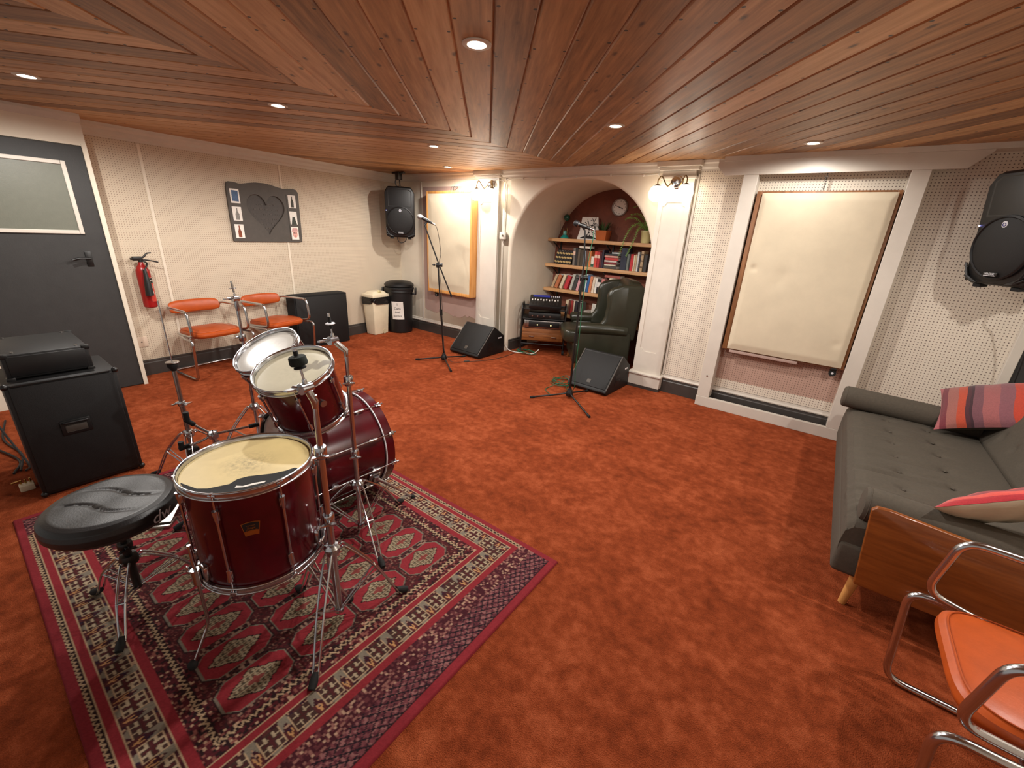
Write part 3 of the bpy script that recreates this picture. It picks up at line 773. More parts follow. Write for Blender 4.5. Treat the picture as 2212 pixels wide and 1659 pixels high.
def cymbal_stand(label, c, feet, hubz, tubes, collars, tilt, top, felt, wd_=(.85, -.5, 0)):
    t = thing('cymbal_stand', label, 'cymbal stand', (c[0], c[1], 0), 0, 'bare chrome cymbal stands')
    tripod(t, c, hubz, .06, feet)
    for z0, z1, r in tubes:
        g = G(); g.cyl((c[0], c[1], z0), (c[0], c[1], z1), r, seg=18); part('tube', g, M_chrome, t, True)
    g = G(); g.lathe([(.012, -.02), (.024, -.02), (.028, -.008), (.03, .01), (.022, .022), (.012, .024)], M=Matrix.Translation((c[0], c[1], hubz)), seg=24); part('hub', g, M_chrome, t, True)
    g = G(); g.lathe([(.010, 0), (.018, .0), (.018, .014), (.010, .014)], M=Matrix.Translation((c[0], c[1], .05)), seg=16); part('lower_collar', g, M_chrome, t, True)
    for z in collars:
        g = G(); collar(g, (c[0], c[1], z), .021, .045, wd_); part('collar', g, M_chrome, t, True)
    tl, tp_ = V(tilt), V(top)
    g = G(); s = V((-.15, 1, 0)).normalized(); g.cyl(tl - s * .018, tl + s * .018, .0165, seg=24); g.cyl(tl - s * .022, tl - s * .015, .019, seg=24); g.tube([(c[0], c[1], tl.z - .075), (c[0], c[1], tl.z - .05), tl], [.0095, .013, .012], 14); wingnut(g, tl - s * .022 - V((.010, 0, 0)), (-.9, -.4, 0), 1.3)
    part('tilter', g, M_chrome, t, True)
    u = (tp_ - tl).normalized(); g = G(); g.cyl(tl, tp_, .0038, seg=10); g.tube([tl, tl + u * .03], [.009, .007], 12); g.cyl(tp_ - u * .014, tp_, .006, seg=10); part('threaded_rod', g, M_chrome, t, True)
    M = axis_frame(tl, u); Lr = (tp_ - tl).length
    if felt == 'big':
        g = G(); g.lathe([(.004, Lr * .62), (.026, Lr * .62), (.0275, Lr * .62 + .006), (.026, Lr * .62 + .024), (.024, Lr * .62 + .027), (.004, Lr * .62 + .027)], M=M, seg=28); part('felt_washer', g, mat('dark_green_felt', (26, 34, 30), .95, bump=.5, bscale=300), t, True)
        g = G(); g.lathe([(.004, Lr * .52), (.019, Lr * .53), (.019, Lr * .55), (.006, Lr * .58)], M=M, seg=24); part('cup', g, M_rubber, t, True)
        g = G(); g.cyl((0, 0, Lr * .62 + .03), (0, 0, Lr * .62 + .045), .0075, M=M); part('sleeve', g, M_rubber, t, True)
    else:
        z = Lr * (.60 if felt == 'ring' else .56)
        g = G(); g.lathe([(.0045, z), (.018, z), (.0205, z + .003), (.018, z + .006), (.0045, z + .006)], M=M, seg=28); part('cup', g, M_badge if felt == 'ring' else M_steel, t, True)
        g = G(); g.cyl((0, 0, z - .02), (0, 0, z + .032), .0065, seg=12, M=M); part('sleeve', g, M_rubber if felt == 'ring' else M_steel, t, True)
    return t
cymbal_stand('chrome cymbal stand nearest the camera, dark green felt washer on top', (-1.279, .645), [(-1.099, .429), (-1.188, .899), (-1.540, .610)], .36,
             [(.05, .49, .0135), (.48, .77, .0115), (.76, .99, .0095)], [.475, .755], (-1.288, .628, 1.018), (-1.297, .61, 1.149), 'big')
cymbal_stand('chrome cymbal stand between the floor tom and the bass drum, thin ring on top', (-1.662, 1.005), [(-1.711, 1.299), (-1.380, .925), (-1.866, .822)], .30,
             [(.04, .46, .012), (.45, .84, .0105), (.83, 1.0, .0085)], [.45, .83], (-1.687, .965, 1.044), (-1.692, .957, 1.162), 'ring')
cymbal_stand('chrome cymbal stand rising behind the rack toms in front of the orange wall chairs', (-2.95, 1.07), [(-2.70, 1.20), (-3.18, 1.22), (-2.97, .80)], .32,
             [(.05, .45, .0125), (.44, .80, .0105), (.79, 1.02, .009)], [.78], (-2.95, 1.07, 1.05), (-2.956, 1.062, 1.158), 'cup', (-.8, -.6, 0))
# hi-hat stand
hc = (-2.835, .657)
t = thing('hi_hat_stand', 'chrome hi-hat stand with long bare rod and no cymbals, left of the drums', 'hi-hat stand', (hc[0], hc[1], 0))
tripod(t, hc, .31, .05, [(hc[0] + .27 * math.cos(math.radians(a)), hc[1] + .27 * math.sin(math.radians(a))) for a in (218, 338, 98)])
g = G(); g.cyl((*hc, .03), (*hc, .50), .013); g.cyl((*hc, .49), (*hc, .725), .0115); part('tube', g, M_steel, t, True)
g = G(); collar(g, (*hc, .485), .019, .03, (-.7, -.6, 0)); wingnut(g, V((*hc, .50)) + V((.013, .012, 0)), (.7, .6, 0)); part('collar', g, M_chrome, t, True)
g = G(); g.lathe([(.012, -.02), (.024, -.018), (.028, 0), (.022, .02), (.012, .022)], M=Matrix.Translation((*hc, .31)), seg=24); part('hub', g, M_chrome, t, True)
g = G(); g.lathe([(.012, .70), (.016, .71), (.026, .725), (.027, .742), (.012, .746)], M=Matrix.Translation((*hc, 0)), seg=24); part('seat_cup', g, M_rubber, t, True)
g = G(); g.lathe([(.004, .7465), (.031, .7465), (.033, .750), (.030, .754), (.004, .755)], M=Matrix.Translation((*hc, 0)), seg=24); part('seat_disc', g, M_steel, t, True)
g = G(); g.cyl((*hc, .72), (*hc, 1.09), .0032, seg=10); part('pull_rod', g, M_chrome, t, True)
pdv = V((hc[0] + .395, hc[1] - .30, 0)); pdd = V((hc[0], hc[1], 0)) - pdv; pdd.z = 0; pdd.normalize()
g = G(); g.box((-.045, 0, .004), (.045, .08, .026), .004, M=frame(pdv, (-pdd.y, pdd.x, 0), pdd, (0, 0, 1)) @ Matrix.Scale(-1, 4, (1, 0, 0))); g.prism([(-.045, .02), (.045, .02), (.042, .33), (.03, .36), (-.03, .36), (-.042, .33)], 0, .006, M=frame(pdv + V((0, 0, .028)), (pdd.y, -pdd.x, 0), (pdd.x * .97, pdd.y * .97, .2), (-.2 * pdd.x, -.2 * pdd.y, .97))); part('footboard', g, M_steel, t, True)
g = G(); g.box((hc[0] - .03, hc[1] - .03, .05), (hc[0] + .03, hc[1] + .03, .22), .01); part('lower_frame', g, M_blackmat, t, True)
# snare stand with its basket folded open and no snare
sc = (-2.345, .64)
t = thing('snare_stand', 'low empty snare drum stand with rubber-tipped arms between the hi-hat and the toms', 'snare stand', (sc[0], sc[1], 0))
tripod(t, sc, .22, .05, [(sc[0] + .23 * math.cos(math.radians(a)), sc[1] + .23 * math.sin(math.radians(a))) for a in (20, 140, 262)])
g = G(); g.cyl((*sc, .04), (*sc, .38), .012); g.cyl((*sc, .37), (*sc, .47), .0095); part('tube', g, M_chrome, t, True)
g = G(); collar(g, (*sc, .36), .018, .03); part('collar', g, M_chrome, t, True)
g = G(); g.lathe([(.006, .455), (.022, .46), (.026, .475), (.02, .495), (.006, .50)], M=Matrix.Translation((*sc, 0)), seg=20); g.cyl((sc[0] - .03, sc[1], .475), (sc[0] + .03, sc[1], .475), .013); part('tilter', g, M_chrome, t, True)
for b_, tip, up in (((-2.36, .60, .52), (-2.372, .555, .575), .045), ((-2.36, .59, .455), (-2.386, .512, .435), .035), ((-2.325, .735, .478), (-2.298, .828, .482), .0)):
    g = G(); g.tube(smooth_path([(*sc, .48), b_, tip], 6), .006, 10); ar = part('basket_arm', g, M_chrome, t, True)
    d = (V(tip) - V(b_)).normalized(); g = G(); g.cyl(V(tip) - d * .035, V(tip) + d * .012, .0115, seg=14)
    if up: g.cyl(V(tip), V(tip) + V((0, 0, up)), .0125, seg=14)
    part('rubber_grip', g, M_rubber, ar, True)

# drum stool
tc_ = (-1.965, .175)
t = thing('drum_stool', 'round black padded drum stool with worn creased seat beside the floor tom', 'stool', (tc_[0], tc_[1], 0))
tripod(t, tc_, .235, .10, [(-1.763, .060), (-2.160, .064), (-1.965, .408)], low=.55)
g = G(); g.cyl((*tc_, .09), (*tc_, .30), .014); g.cyl((*tc_, .29), (*tc_, .42), .0105); part('post', g, M_blackmat, t, True)
g = G(); collar(g, (*tc_, .285), .024, .03); g.lathe([(.012, -.02), (.028, -.018), (.032, 0), (.026, .02), (.012, .022)], M=Matrix.Translation((*tc_, .235)), seg=24); part('collar', g, M_blackmat, t, True)
def seat_fn(u, v):
    a = 2 * PI * u
    prof = [(.0001, .430), (.16, .428), (.188, .436), (.199, .452), (.201, .474), (.197, .494), (.183, .507), (.165, .512), (.12, .5125), (.07, .512), (.0001, .511)]
    k = v * (len(prof) - 1); i = min(int(k), len(prof) - 2); f = k - i
    r = prof[i][0] * (1 - f) + prof[i + 1][0] * f; z = prof[i][1] * (1 - f) + prof[i + 1][1] * f
    x, y = r * math.cos(a), r * math.sin(a)
    if z > .505:
        # two long creases running across the seat
        for q, dpt, ww in ((.05, .006, .007), (-.05, .0055, .006)):
            dd = (y * .82 - x * .57) - q + .012 * math.sin((x * .82 + y * .57) * 30)
            along = abs(x * .82 + y * .57)
            z -= dpt * math.exp(-(dd / ww) ** 2) * max(0, 1 - (along / .15) ** 4)
        z += .0014 * math.sin(x * 31 + 1) * math.sin(y * 27)
    return (tc_[0] + x, tc_[1] + y, z)
g = G(); g.grid(seat_fn, 96, 70); st = part('seat', g, M_bvinyl, t, True)
a0 = math.radians(31)
g = G(); g.text('dw', .062, None, .0004, warp=lambda p: (tc_[0] + (.2016 + p.z) * math.cos(a0 + p.x / .2), tc_[1] + (.2016 + p.z) * math.sin(a0 + p.x / .2), .470 + p.y), shear=.25)
part('lettering', g, M_badge, st, True, smooth=False, label='silver lettering on the side of the seat')

# ------------------------------------------------------------------ the patterned rug: its woven pattern is knotted cell by cell
RX0, RX1, RY0, RY1 = -3.06, -.757, -.09, 1.50
def rug():
    cs = .0042
    nx = int((RX1 - RX0) / cs); ny = int((RY1 - RY0) / cs)
    xs = np.linspace(RX0, RX1, nx + 1); ys = np.linspace(RY0, RY1, ny + 1)
    X, Y = np.meshgrid(xs, ys)
    ex = np.minimum(RX1 - X, X - RX0); ey = np.minimum(RY1 - Y, Y - RY0)
    def L(c): return np.array(lin(c)[:3])
    red, dred, wine, cream, grey, dark, navy = L((132, 40, 47)), L((108, 30, 38)), L((76, 28, 31)), L((190, 160, 128)), L((126, 116, 102)), L((42, 24, 26)), L((46, 28, 46))
    rng = np.random.RandomState(3)
    col = np.zeros(X.shape + (3,))
    def put(mask, c): col[mask] = c
    def rnd(sx, sy, seed):
        i = np.floor(X / sx).astype(int); j = np.floor(Y / sy).astype(int)
        h = np.sin(i * 127.1 + j * 311.7 + seed * 74.7) * 43758.5453
        return h - np.floor(h)
    # border coordinate: d = how far in, t = along the border (ends have an extra cross-hatched band)
    endx = .158
    inner_x = ex - endx
    d = np.minimum(inner_x, ey)
    along = np.where(inner_x < ey, Y, X)
    r1 = rnd(.0063, .0063, 1); put(np.ones(X.shape, bool), wine * .95)
    put(r1 > .5, L((54, 28, 29))); put(r1 > .74, L((100, 54, 50))); put(r1 > .93, L((130, 98, 84)))
    # octagon medallions in rows, each with a latticed diamond
    px, py = .168, .256
    kx = np.round((-1.28 - X) / px); ky = np.round((Y - .705 - py / 2) / py)
    lx = X + 1.28 + kx * px; ly = Y - .705 - py / 2 - ky * py
    infield = (kx >= 0) & (kx <= 7) & (ky >= -2) & (ky <= 1)
    ax, ay = np.abs(lx), np.abs(ly)
    step = lambda a, s: np.floor(a / s) * s
    octd = np.maximum(ax / .070, np.maximum(ay / .114, (ax / .070 * .72 + ay / .114) / 1.38))
    put(infield & (octd < 1.07), dark); put(infield & (octd < 1.025) & (octd > .98), grey * .85); put(infield & (octd < .985), red)
    dia = step(ax, .005) / .050 + step(ay, .007) / .080
    put(infield & (dia < 1.12), dark); put(infield & (dia < 1.02), L((148, 132, 108)))
    ca = np.mod(np.floor((lx + ly * .62) / .0105), 2) == 0; cb = np.mod(np.floor((lx - ly * .62) / .0105), 2) == 0
    put(infield & (dia < .9) & ca & cb, L((70, 62, 50))); put(infield & (dia < .9) & ~ca & ~cb, L((96, 74, 58)))
    put(infield & (dia < .28), L((120, 56, 52)))
    bar = infield & (ax > .072) & (ay < .088)
    zz = np.mod(Y, .020) / .020; r5 = rnd(.009, .009, 7)
    put(bar, L((72, 38, 38))); put(bar & (r5 > .66), L((140, 112, 96))); put(bar & (r5 < .3), dark)
    def band(a, b): return (d >= a) & (d < b)
    u = np.mod(along, .0215) / .0215
    tan = L((172, 146, 116))
    # floral rows and arrow-bead rows either side of the red stripes
    m = band(.205, .275); put(m, L((78, 28, 34))); r2 = rnd(.0085, .0085, 5); put(m & (r2 > .5), dark); put(m & (r2 > .74), L((132, 80, 72))); put(m & (r2 > .9), L((176, 144, 118)))
    m = band(.240, .262); put(m, dark); put(m & (np.abs((d - .243) / .018 - np.abs(u - .5) * 1.6) < .26), tan)
    m = band(.172, .206); put(m, tan); put(band(.1755, .2025), red)
    m = band(.083, .172); U = np.mod(along - .021, .098) / .098; w = (d - .083) / .089
    put(m, L((62, 28, 34))); r3 = rnd(.0072, .0072, 9); put(m & (r3 > .74), navy); put(m & (r3 > .9), L((160, 128, 104)))
    zz = np.abs(U - .5) * 2
    put(m & (np.abs(w - zz) < .24), grey * .95); put(m & (np.abs(1 - w - zz) < .16), L((84, 40, 40)))
    q = np.maximum(np.abs(U - .5) * .098, np.abs(w - .5) * .089)
    put(m & (q < .0335), tan); put(m & (q < .030), L((66, 44, 40)))
    a1, b1 = np.abs((U - .5) * .098), np.abs((w - .5) * .089)
    put(m & (q < .029) & ((np.abs(a1 - .013) < .0035) & (b1 > .006) | (np.abs(b1 - .013) < .0035) & (a1 > .006)), L((168, 150, 124)))
    put(m & (q < .024) & (np.minimum(a1, b1) < .0035), L((78, 34, 36)))
    du = np.abs(U - np.round(U)); put(m & (du < .09) & (np.abs(w - .12 - du * 3.2) < .09), L((186, 138, 92)))
    m = band(.048, .083); put(m, tan); put(band(.0515, .0795), red)
    m = band(.030, .048); put(m, dark); put(m & (np.abs((d - .031) / .015 - np.abs(u - .5) * 1.6) < .28), tan)
    put(d < .030, red * .92)
    # the extra end band: dotted then cross-hatched
    e = (ex < endx + .048) & (ey >= .030)
    put(e, L((66, 26, 34))); r4 = rnd(.0084, .0084, 12); put(e & (r4 > .52), L((92, 46, 50))); put(e & (r4 > .74), L((136, 92, 84))); put(e & (r4 > .92), L((172, 138, 116)))
    h = e & (ex < .135)
    c1 = np.mod(X * 1.1 + Y * .75, .030) / .030; c2 = np.mod(X * 1.1 - Y * .75, .030) / .030
    put(h, L((112, 62, 66))); put(h & (r4 > .7), L((138, 92, 90))); put(h & (r4 < .25), L((84, 40, 48)))
    put(h & ((np.abs(c1 - .5) < .10) | (np.abs(c2 - .5) < .10)), L((34, 24, 30)))
    put((ex < .034), red); put((ey < .030), red * .92)
    put(((ex >= .034) & (ex < .038) & (ey > .030)), dark)
    col *= (0.78 + .22 * rng.rand(*X.shape))[..., None]
    ntop = X.size
    Z = np.full(X.shape, .0085); rim = (ex < .003) | (ey < .003); Z[rim] = .001
    vs = np.stack([X, Y, Z], -1).reshape(-1, 3)
    idx = np.arange(ntop).reshape(X.shape)
    fs = np.stack([idx[:-1, :-1], idx[:-1, 1:], idx[1:, 1:], idx[1:, :-1]], -1).reshape(-1, 4)
    me = bpy.data.meshes.new('rug')
    me.vertices.add(len(vs)); me.vertices.foreach_set('co', vs.astype(np.float32).ravel())
    me.loops.add(fs.size); me.loops.foreach_set('vertex_index', fs.astype(np.int32).ravel())
    me.polygons.add(len(fs)); me.polygons.foreach_set('loop_start', np.arange(0, fs.size, 4, dtype=np.int32))
    try: me.polygons.foreach_set('loop_total', np.full(len(fs), 4, dtype=np.int32))
    except Exception: pass
    me.update(calc_edges=True); me.validate()
    at = me.color_attributes.new('weave', 'FLOAT_COLOR', 'POINT')
    c4 = np.ones((ntop, 4), np.float32); c4[:, :3] = col.reshape(-1, 3); at.data.foreach_set('color', c4.ravel())
    m, t, b = newmat('woven_wool_rug')
    vc = t.new('ShaderNodeVertexColor'); vc.layer_name = 'weave'
    tc = t.new('ShaderNodeTexCoord').outputs['Object']; n = t.noise(tc, 500, 2, .6)
    t.l.new(vc.outputs[0], b.inputs['Base Color']); b.inputs['Roughness'].default_value = .92; b.inputs['Specular IOR Level'].default_value = .15
    t.l.new(t.bump(n, .4, .002), b.inputs['Normal'])
    me.materials.append(m)
    o = bpy.data.objects.new('rug', me); C.objects.link(o)
    o['label'] = 'dark red patterned oriental rug lying under the drum kit'; o['category'] = 'rug'
rug()

# ------------------------------------------------------------------ bass cabinet, amplifier head, cables on the left
t = thing('bass_cabinet', 'large black speaker cabinet standing left of the drum stool', 'speaker cabinet', (-3.42, .26, 0))
g = G(); g.box((-3.62, .043, .012), (-3.22, .48, .662), .008); part('cabinet', g, M_tolex, t, True)
g = G(); g.box((-3.224, .06, .03), (-3.213, .463, .648), .004); gr = part('grille', g, M_grille, t, True)
g = G()
for y in (.043, .48):
    for z in (.012, .662):
        g = G(); g.sphere((-3.226, y + (.006 if y < .2 else -.006), z + (.006 if z < .2 else -.006)), .016, seg=12, rings=8); part('corner_trim', g, M_blackmat, t, True)
g = G(); g.box((-3.225, .07, .652), (-3.212, .45, .661), .002); part('edge_trim', g, M_blackmat, t, True)
g = G(); g.box((-3.216, .19, .335), (-3.205, .315, .42), .006); g.tube(fillet([(-3.21, .2, .405), (-3.19, .205, .41), (-3.19, .30, .41), (-3.21, .305, .405)], .01), .006, 8); pl = part('name_plate', g, M_black, t, True)
g = G(); g.box((-3.206, .208, .352), (-3.203, .297, .392), .004); part('plate_insert', g, M_slate, pl, True)
g = G()
for x in (-3.58, -3.26):
    for y in (.08, .44): g.cyl((x, y, 0), (x, y, .014), .018)
part('foot', g, M_rubber, t, True)
t = thing('amplifier_head', 'small black amplifier head sitting on top of the large speaker cabinet', 'amplifier', (-3.5, .24, .662))
g = G(); g.box((-3.79, .072, .668), (-3.304, .405, .80), .01); part('case', g, M_tolex, t, True)
g = G(); g.box((-3.308, .09, .682), (-3.298, .387, .788), .003); part('front_panel', g, M_black, t, True)
g = G()
for y in (.072, .405):
    for x in (-3.79, -3.304):
        for z in (.672, .797): g.box((x - .004 if x < -3.5 else x - .03, y - .004 if y < .2 else y - .03, z - .018), (x + .03 if x < -3.5 else x + .004, y + .03 if y < .2 else y + .004, z + .007), .005)
part('corner_cap', g, M_black, t, True)
g = G()
for y in (.12, .36):
    for x in (-3.75, -3.34): g.cyl((x, y, .80), (x, y, .806), .007, seg=10)
part('rivet', g, M_steel, t, True)
g = G()
for y in (.11, .37):
    for x in (-3.76, -3.34): g.cyl((x, y, .661), (x, y, .67), .014)
part('foot', g, M_rubber, t, True)
g = G()
for pts in ([(-4.75, -.10, .50), (-4.4, -.06, .30), (-4.0, .0, .12), (-3.75, .04, .008), (-3.66, .02, .008)], [(-4.7, .02, .008), (-4.3, -.02, .008), (-3.95, .03, .008), (-3.68, .0, .008)], [(-4.6, -.2, .008), (-4.2, -.08, .008), (-3.85, .01, .008), (-3.66, -.03, .008)]):
    g.tube(smooth_path(pts, 8), .006, 8)
solo('cable_tangle', g, M_cable, 'tangle of black cables on the carpet behind the large speaker cabinet', 'cable')
t = thing('plug_adapter', 'small cream and metal plug adapter on the dark carpet left of the cabinet', 'adapter', (-3.40, -.01, 0))
g = G(); g.box((-3.435, -.03, 0), (-3.375, .03, .035), .006); part('body', g, M_cream, t, True)
g = G()
for y in (-.018, 0, .018): g.cyl((-3.42, y, .034), (-3.42, y, .058), .004, seg=8)
g.tube([(-3.43, -.02, .05), (-3.47, -.05, .03)], .005, 8); part('pin', g, M_brass, t, True)

# ------------------------------------------------------------------ orange cantilever chairs (local: x forward, seat centre at origin)
def make_chair(label, loc, rot):
    t = thing('cantilever_armchair', label, 'chair', loc, rot, 'orange vinyl tubular armchairs')
    r = .0125
    def seat(u, v):
        prof = [(0, .395), (.80, .395), (.95, .402), (1.0, .425), (.985, .446), (.93, .457), (.80, .463), (.4, .468), (0, .469)]
        k = v * (len(prof) - 1); i = min(int(k), len(prof) - 2); f = k - i
        s = prof[i][0] * (1 - f) + prof[i + 1][0] * f; z = prof[i][1] * (1 - f) + prof[i + 1][1] * f
        a = 2 * PI * u; e = .42
        cx = math.copysign(abs(math.cos(a)) ** e, math.cos(a)); sy = math.copysign(abs(math.sin(a)) ** e, math.sin(a))
        x = .225 * s * cx; y = .225 * s * sy * (1 - .06 * (1 - cx) / 2)
        return (x, y, z - .012 * max(0, -cx) * s)
    g = G(); g.grid(seat, 64, 30); st = part('seat', g, M_vinyl, t)
    g = G(); g.tube([(.205 * math.copysign(abs(math.cos(a)) ** .42, math.cos(a)), .205 * math.copysign(abs(math.sin(a)) ** .42, math.sin(a)), .4605 - .012 * max(0, -math.cos(a))) for a in [2 * PI * k / 64 for k in range(64)]], .0022, 6, closed=True); part('piping', g, M_vinyl, st)
    def bk(u, v):
        a = (u - .5) * 2; y = .235 * a; x = -.262 + .055 * a * a
        th = 2 * PI * v; ed = (1 - abs(a) ** 6) ** .35 if abs(a) < 1 else 0
        return (x + .024 * math.cos(th) * max(ed, .02) - .02 * (math.sin(th) * .5), y, .652 + .062 * math.sin(th) * max(ed, .02))
    g = G(); g.grid(bk, 40, 24); bp = part('backrest', g, M_vinyl, t)
    for s in (1, -1):
        ya = .262 * s
        g = G(); g.tube(fillet([(-.225, .225 * s, .655), (-.18, .25 * s, .668), (.205, ya, .672), (.235, ya, .445), (.12, ya * .93, .425), (-.15, ya * .8, .405)], .055, 8), r, 12); part('arm', g, M_chrome, t)
        yl = .283 * s
        g = G(); g.tube(fillet([(-.14, ya * .8, .388), (.10, yl * .96, .405), (.262, yl, .412), (.225, yl, .013), (.10, yl, .0125), (-.26, yl * .98, .0125)], .06, 8), r, 12); part('leg', g, M_chrome, t)
    g = G(); g.tube(fillet([(-.20, -.279, .0125), (-.285, -.277, .0125), (-.285, .277, .0125), (-.20, .279, .0125)], .06, 8), r, 12); part('cross_bar', g, M_chrome, t)
    for x, y in ((-.10, .215), (.10, .25)):
        g = G(); g.cyl((x, -y, .398), (x, y, .398), .009, seg=10); part('cross_bar', g, M_chrome, t)
    return t
ch = make_chair('orange tubular armchair against the left wall, nearer the grey door', (-4.955, 1.515, 0), math.radians(7))
dup(ch, (-4.985, 2.185, 0), math.radians(12), 'orange tubular armchair against the left wall, beside the black box')
dup(ch, (.735, 1.515, 0), math.radians(180), 'close orange tubular armchair in the bottom right corner, beside the sofa')

# ------------------------------------------------------------------ on and along the left wall
def wall_frame(s, z, off=0.0): return frame(WL(s, z, off), (wd.x, wd.y, 0), (0, 0, 1), (wn.x, wn.y, 0))   # x along, y up, z out of the wall
F0 = wall_frame(0, 0)
t = thing('wall_plaque', 'dark charcoal plaque with a carved heart between two columns of small pictures', 'plaque', WL(1.4, 1.28))
top = [(1.015, 1.83), (1.02, 1.86), (1.045, 1.873), (1.09, 1.872), (1.14, 1.862), (1.18, 1.862), (1.24, 1.878), (1.319, 1.891), (1.40, 1.893), (1.48, 1.884), (1.56, 1.866), (1.62, 1.857), (1.68, 1.862), (1.735, 1.868), (1.775, 1.858), (1.795, 1.83), (1.797, 1.79)]
ol = [(1.003, 1.282), (1.012, 1.277), (1.775, 1.277), (1.785, 1.285)] + top[::-1] + [(1.008, 1.80)]
def heart(cx, cz, w, h, n=60):
    o = []
    for i in range(n):
        a = 2 * PI * i / n; x = 16 * math.sin(a) ** 3; y = 13 * math.cos(a) - 5 * math.cos(2 * a) - 2 * math.cos(3 * a) - math.cos(4 * a)
        o.append((cx + x / 32 * w, cz + (y + 2.5) / 29 * h))
    return o
hp = heart(1.40, 1.557, .42, .43); n = len(hp); m_ = len(ol)
b = bmesh.new(); vo = [b.verts.new((x, z, .024)) for x, z in ol]; vh = [b.verts.new((x, z, .024)) for x, z in hp]
ed = [b.edges.new((q[k], q[(k + 1) % len(q)])) for q in (vo, vh) for k in range(len(q))]
bmesh.ops.triangle_fill(b, edges=ed, use_beauty=True)
for f in list(b.faces):                       # nothing inside the heart
    c_ = f.calc_center_median()
    inside = False
    for k in range(n):
        (xa, za), (xb, zb) = hp[k], hp[(k + 1) % n]
        if (za > c_.y) != (zb > c_.y) and c_.x < (xb - xa) * (c_.y - za) / (zb - za) + xa: inside = not inside
    if inside: b.faces.remove(f)
g = G(); g.bm(b, F0)
g.add([(x, z, .024) for x, z in ol] + [(x, z, .001) for x, z in ol], [(k, (k + 1) % m_, m_ + (k + 1) % m_, m_ + k) for k in range(m_)], F0)
g.add([(x, z, .024) for x, z in hp] + [(1.40 + (x - 1.40) * .97, 1.557 + (z - 1.557) * .97, .009) for x, z in hp], [(k, (k + 1) % n, n + (k + 1) % n, n + k) for k in range(n)], F0)
part('board', g, M_slate, t, True, smooth=False)
g = G(); g.add([(1.40 + (x - 1.40) * .97, 1.557 + (z - 1.557) * .97, .0092) for x, z in hp], [tuple(range(n))], F0); part('heart', g, M_slate2, t, True, smooth=False)
g = G(); rr = random.Random(4)
for k, (w, z) in enumerate(((.20, 1.66), (.27, 1.61), (.29, 1.56), (.26, 1.51), (.20, 1.46), (.12, 1.41))):
    x = 1.40 - w / 2
    while x < 1.40 + w / 2:
        l = .01 + rr.random() * .02; g.box((x, z + rr.random() * .008, .009), (x + l, z + .006 + rr.random() * .014, .0125), M=F0); x += l + .007
part('carved_lines', g, M_slate, t, True, smooth=False)
g = G(); g.box((1.642, 1.29, .024), (1.647, 1.80, .0255), M=F0); part('groove', g, M_black, t, True, smooth=False)
pics = [(1.037, 1.665, .092, .14, 'blue'), (1.034, 1.490, .092, .14, 'grey'), (1.031, 1.313, .092, .14, 'brown'), (1.664, 1.657, .09, .14, 'dark'), (1.661, 1.475, .088, .145, 'green'), (1.658, 1.305, .09, .142, 'face')]
bcol = {'blue': (70, 96, 130), 'grey': (130, 126, 120), 'brown': (128, 58, 24), 'dark': (52, 50, 40), 'green': (50, 54, 46), 'face': (214, 160, 148)}
for x, z, w, h, k in pics:
    g = G(); g.box((x, z, .0245), (x + w, z + h, .0258), M=F0)
    pc = part('picture', g, M_paper, t, True, smooth=False)
    m = mat('print_' + k, bcol[k], .6, var=.25, vscale=60); g = G(); cx = x + w / 2
    if k == 'blue':
        g.prism([(x + .012, z + .02), (x + w - .014, z + .016), (x + w - .012, z + h - .018), (x + .016, z + h - .014)], .0258, .0264, M=F0)
    elif k == 'face':
        g.prism([(cx + .030 * math.cos(a), z + .062 + .042 * math.sin(a)) for a in [2 * PI * i / 20 for i in range(20)]], .0258, .0264, M=F0)
    elif k == 'green':
        g.prism([(x + .012, z), (x + w - .008, z), (cx + .02, z + .055), (cx + .016, z + .085), (cx - .014, z + .085), (cx - .018, z + .06)], .0258, .0264, M=F0)
    else:
        b_ = .017 if k != 'grey' else .02
        g.prism([(cx - b_, z + .008), (cx + b_, z + .008), (cx + b_, z + .066), (cx + .006, z + .098), (cx + .006, z + .128), (cx - .006, z + .128), (cx - .006, z + .098), (cx - b_, z + .066)], .0258, .0264, M=F0)
    part('print', g, m, pc, True, smooth=False)
    if k == 'face':
        g = G(); g.prism([(x + .004, z + .088), (x + w - .006, z + .092), (cx + .03, z + .132), (cx - .026, z + .132)], .0264, .0268, M=F0); part('hat', g, mat('print_hat', (196, 150, 146), .6, vscale=60), pc, True, smooth=False)
        g = G(); g.box((cx - .022, z + .07, .0264), (cx - .006, z + .078, .0268), M=F0); g.box((cx + .004, z + .07, .0264), (cx + .02, z + .078, .0268), M=F0); g.box((cx - .014, z + .036, .0264), (cx + .012, z + .043, .0268), M=F0); part('features', g, M_ink, pc, True, smooth=False)

# extinguisher
es, ez = .135, .67
t = thing('fire_extinguisher', 'red fire extinguisher with black horn hanging on the wall beside the door', 'fire extinguisher', WL(es, ez))
B = frame(WL(es, 0, .085), (wd.x, wd.y, 0), (-wn.x, -wn.y, 0), (0, 0, 1))       # x along the wall, -y into the room
g = G(); g.lathe([(.0001, .672), (.042, .672), (.052, .682), (.0535, .70), (.0535, .99), (.050, 1.02), (.036, 1.052), (.022, 1.068), (.019, 1.09), (.0001, 1.09)], M=B, seg=32); cy = part('cylinder', g, M_red, t, True)
def wrap(a0, a1, z0, z1, r=.0540):
    g = G(); g.grid(lambda u, v: (r * math.cos(math.radians(a0 + (a1 - a0) * u)), r * math.sin(math.radians(a0 + (a1 - a0) * u)), z0 + (z1 - z0) * v), 14, 1, B); return g
part('label_band', wrap(-95, 10, .90, .945), M_black, cy, True)
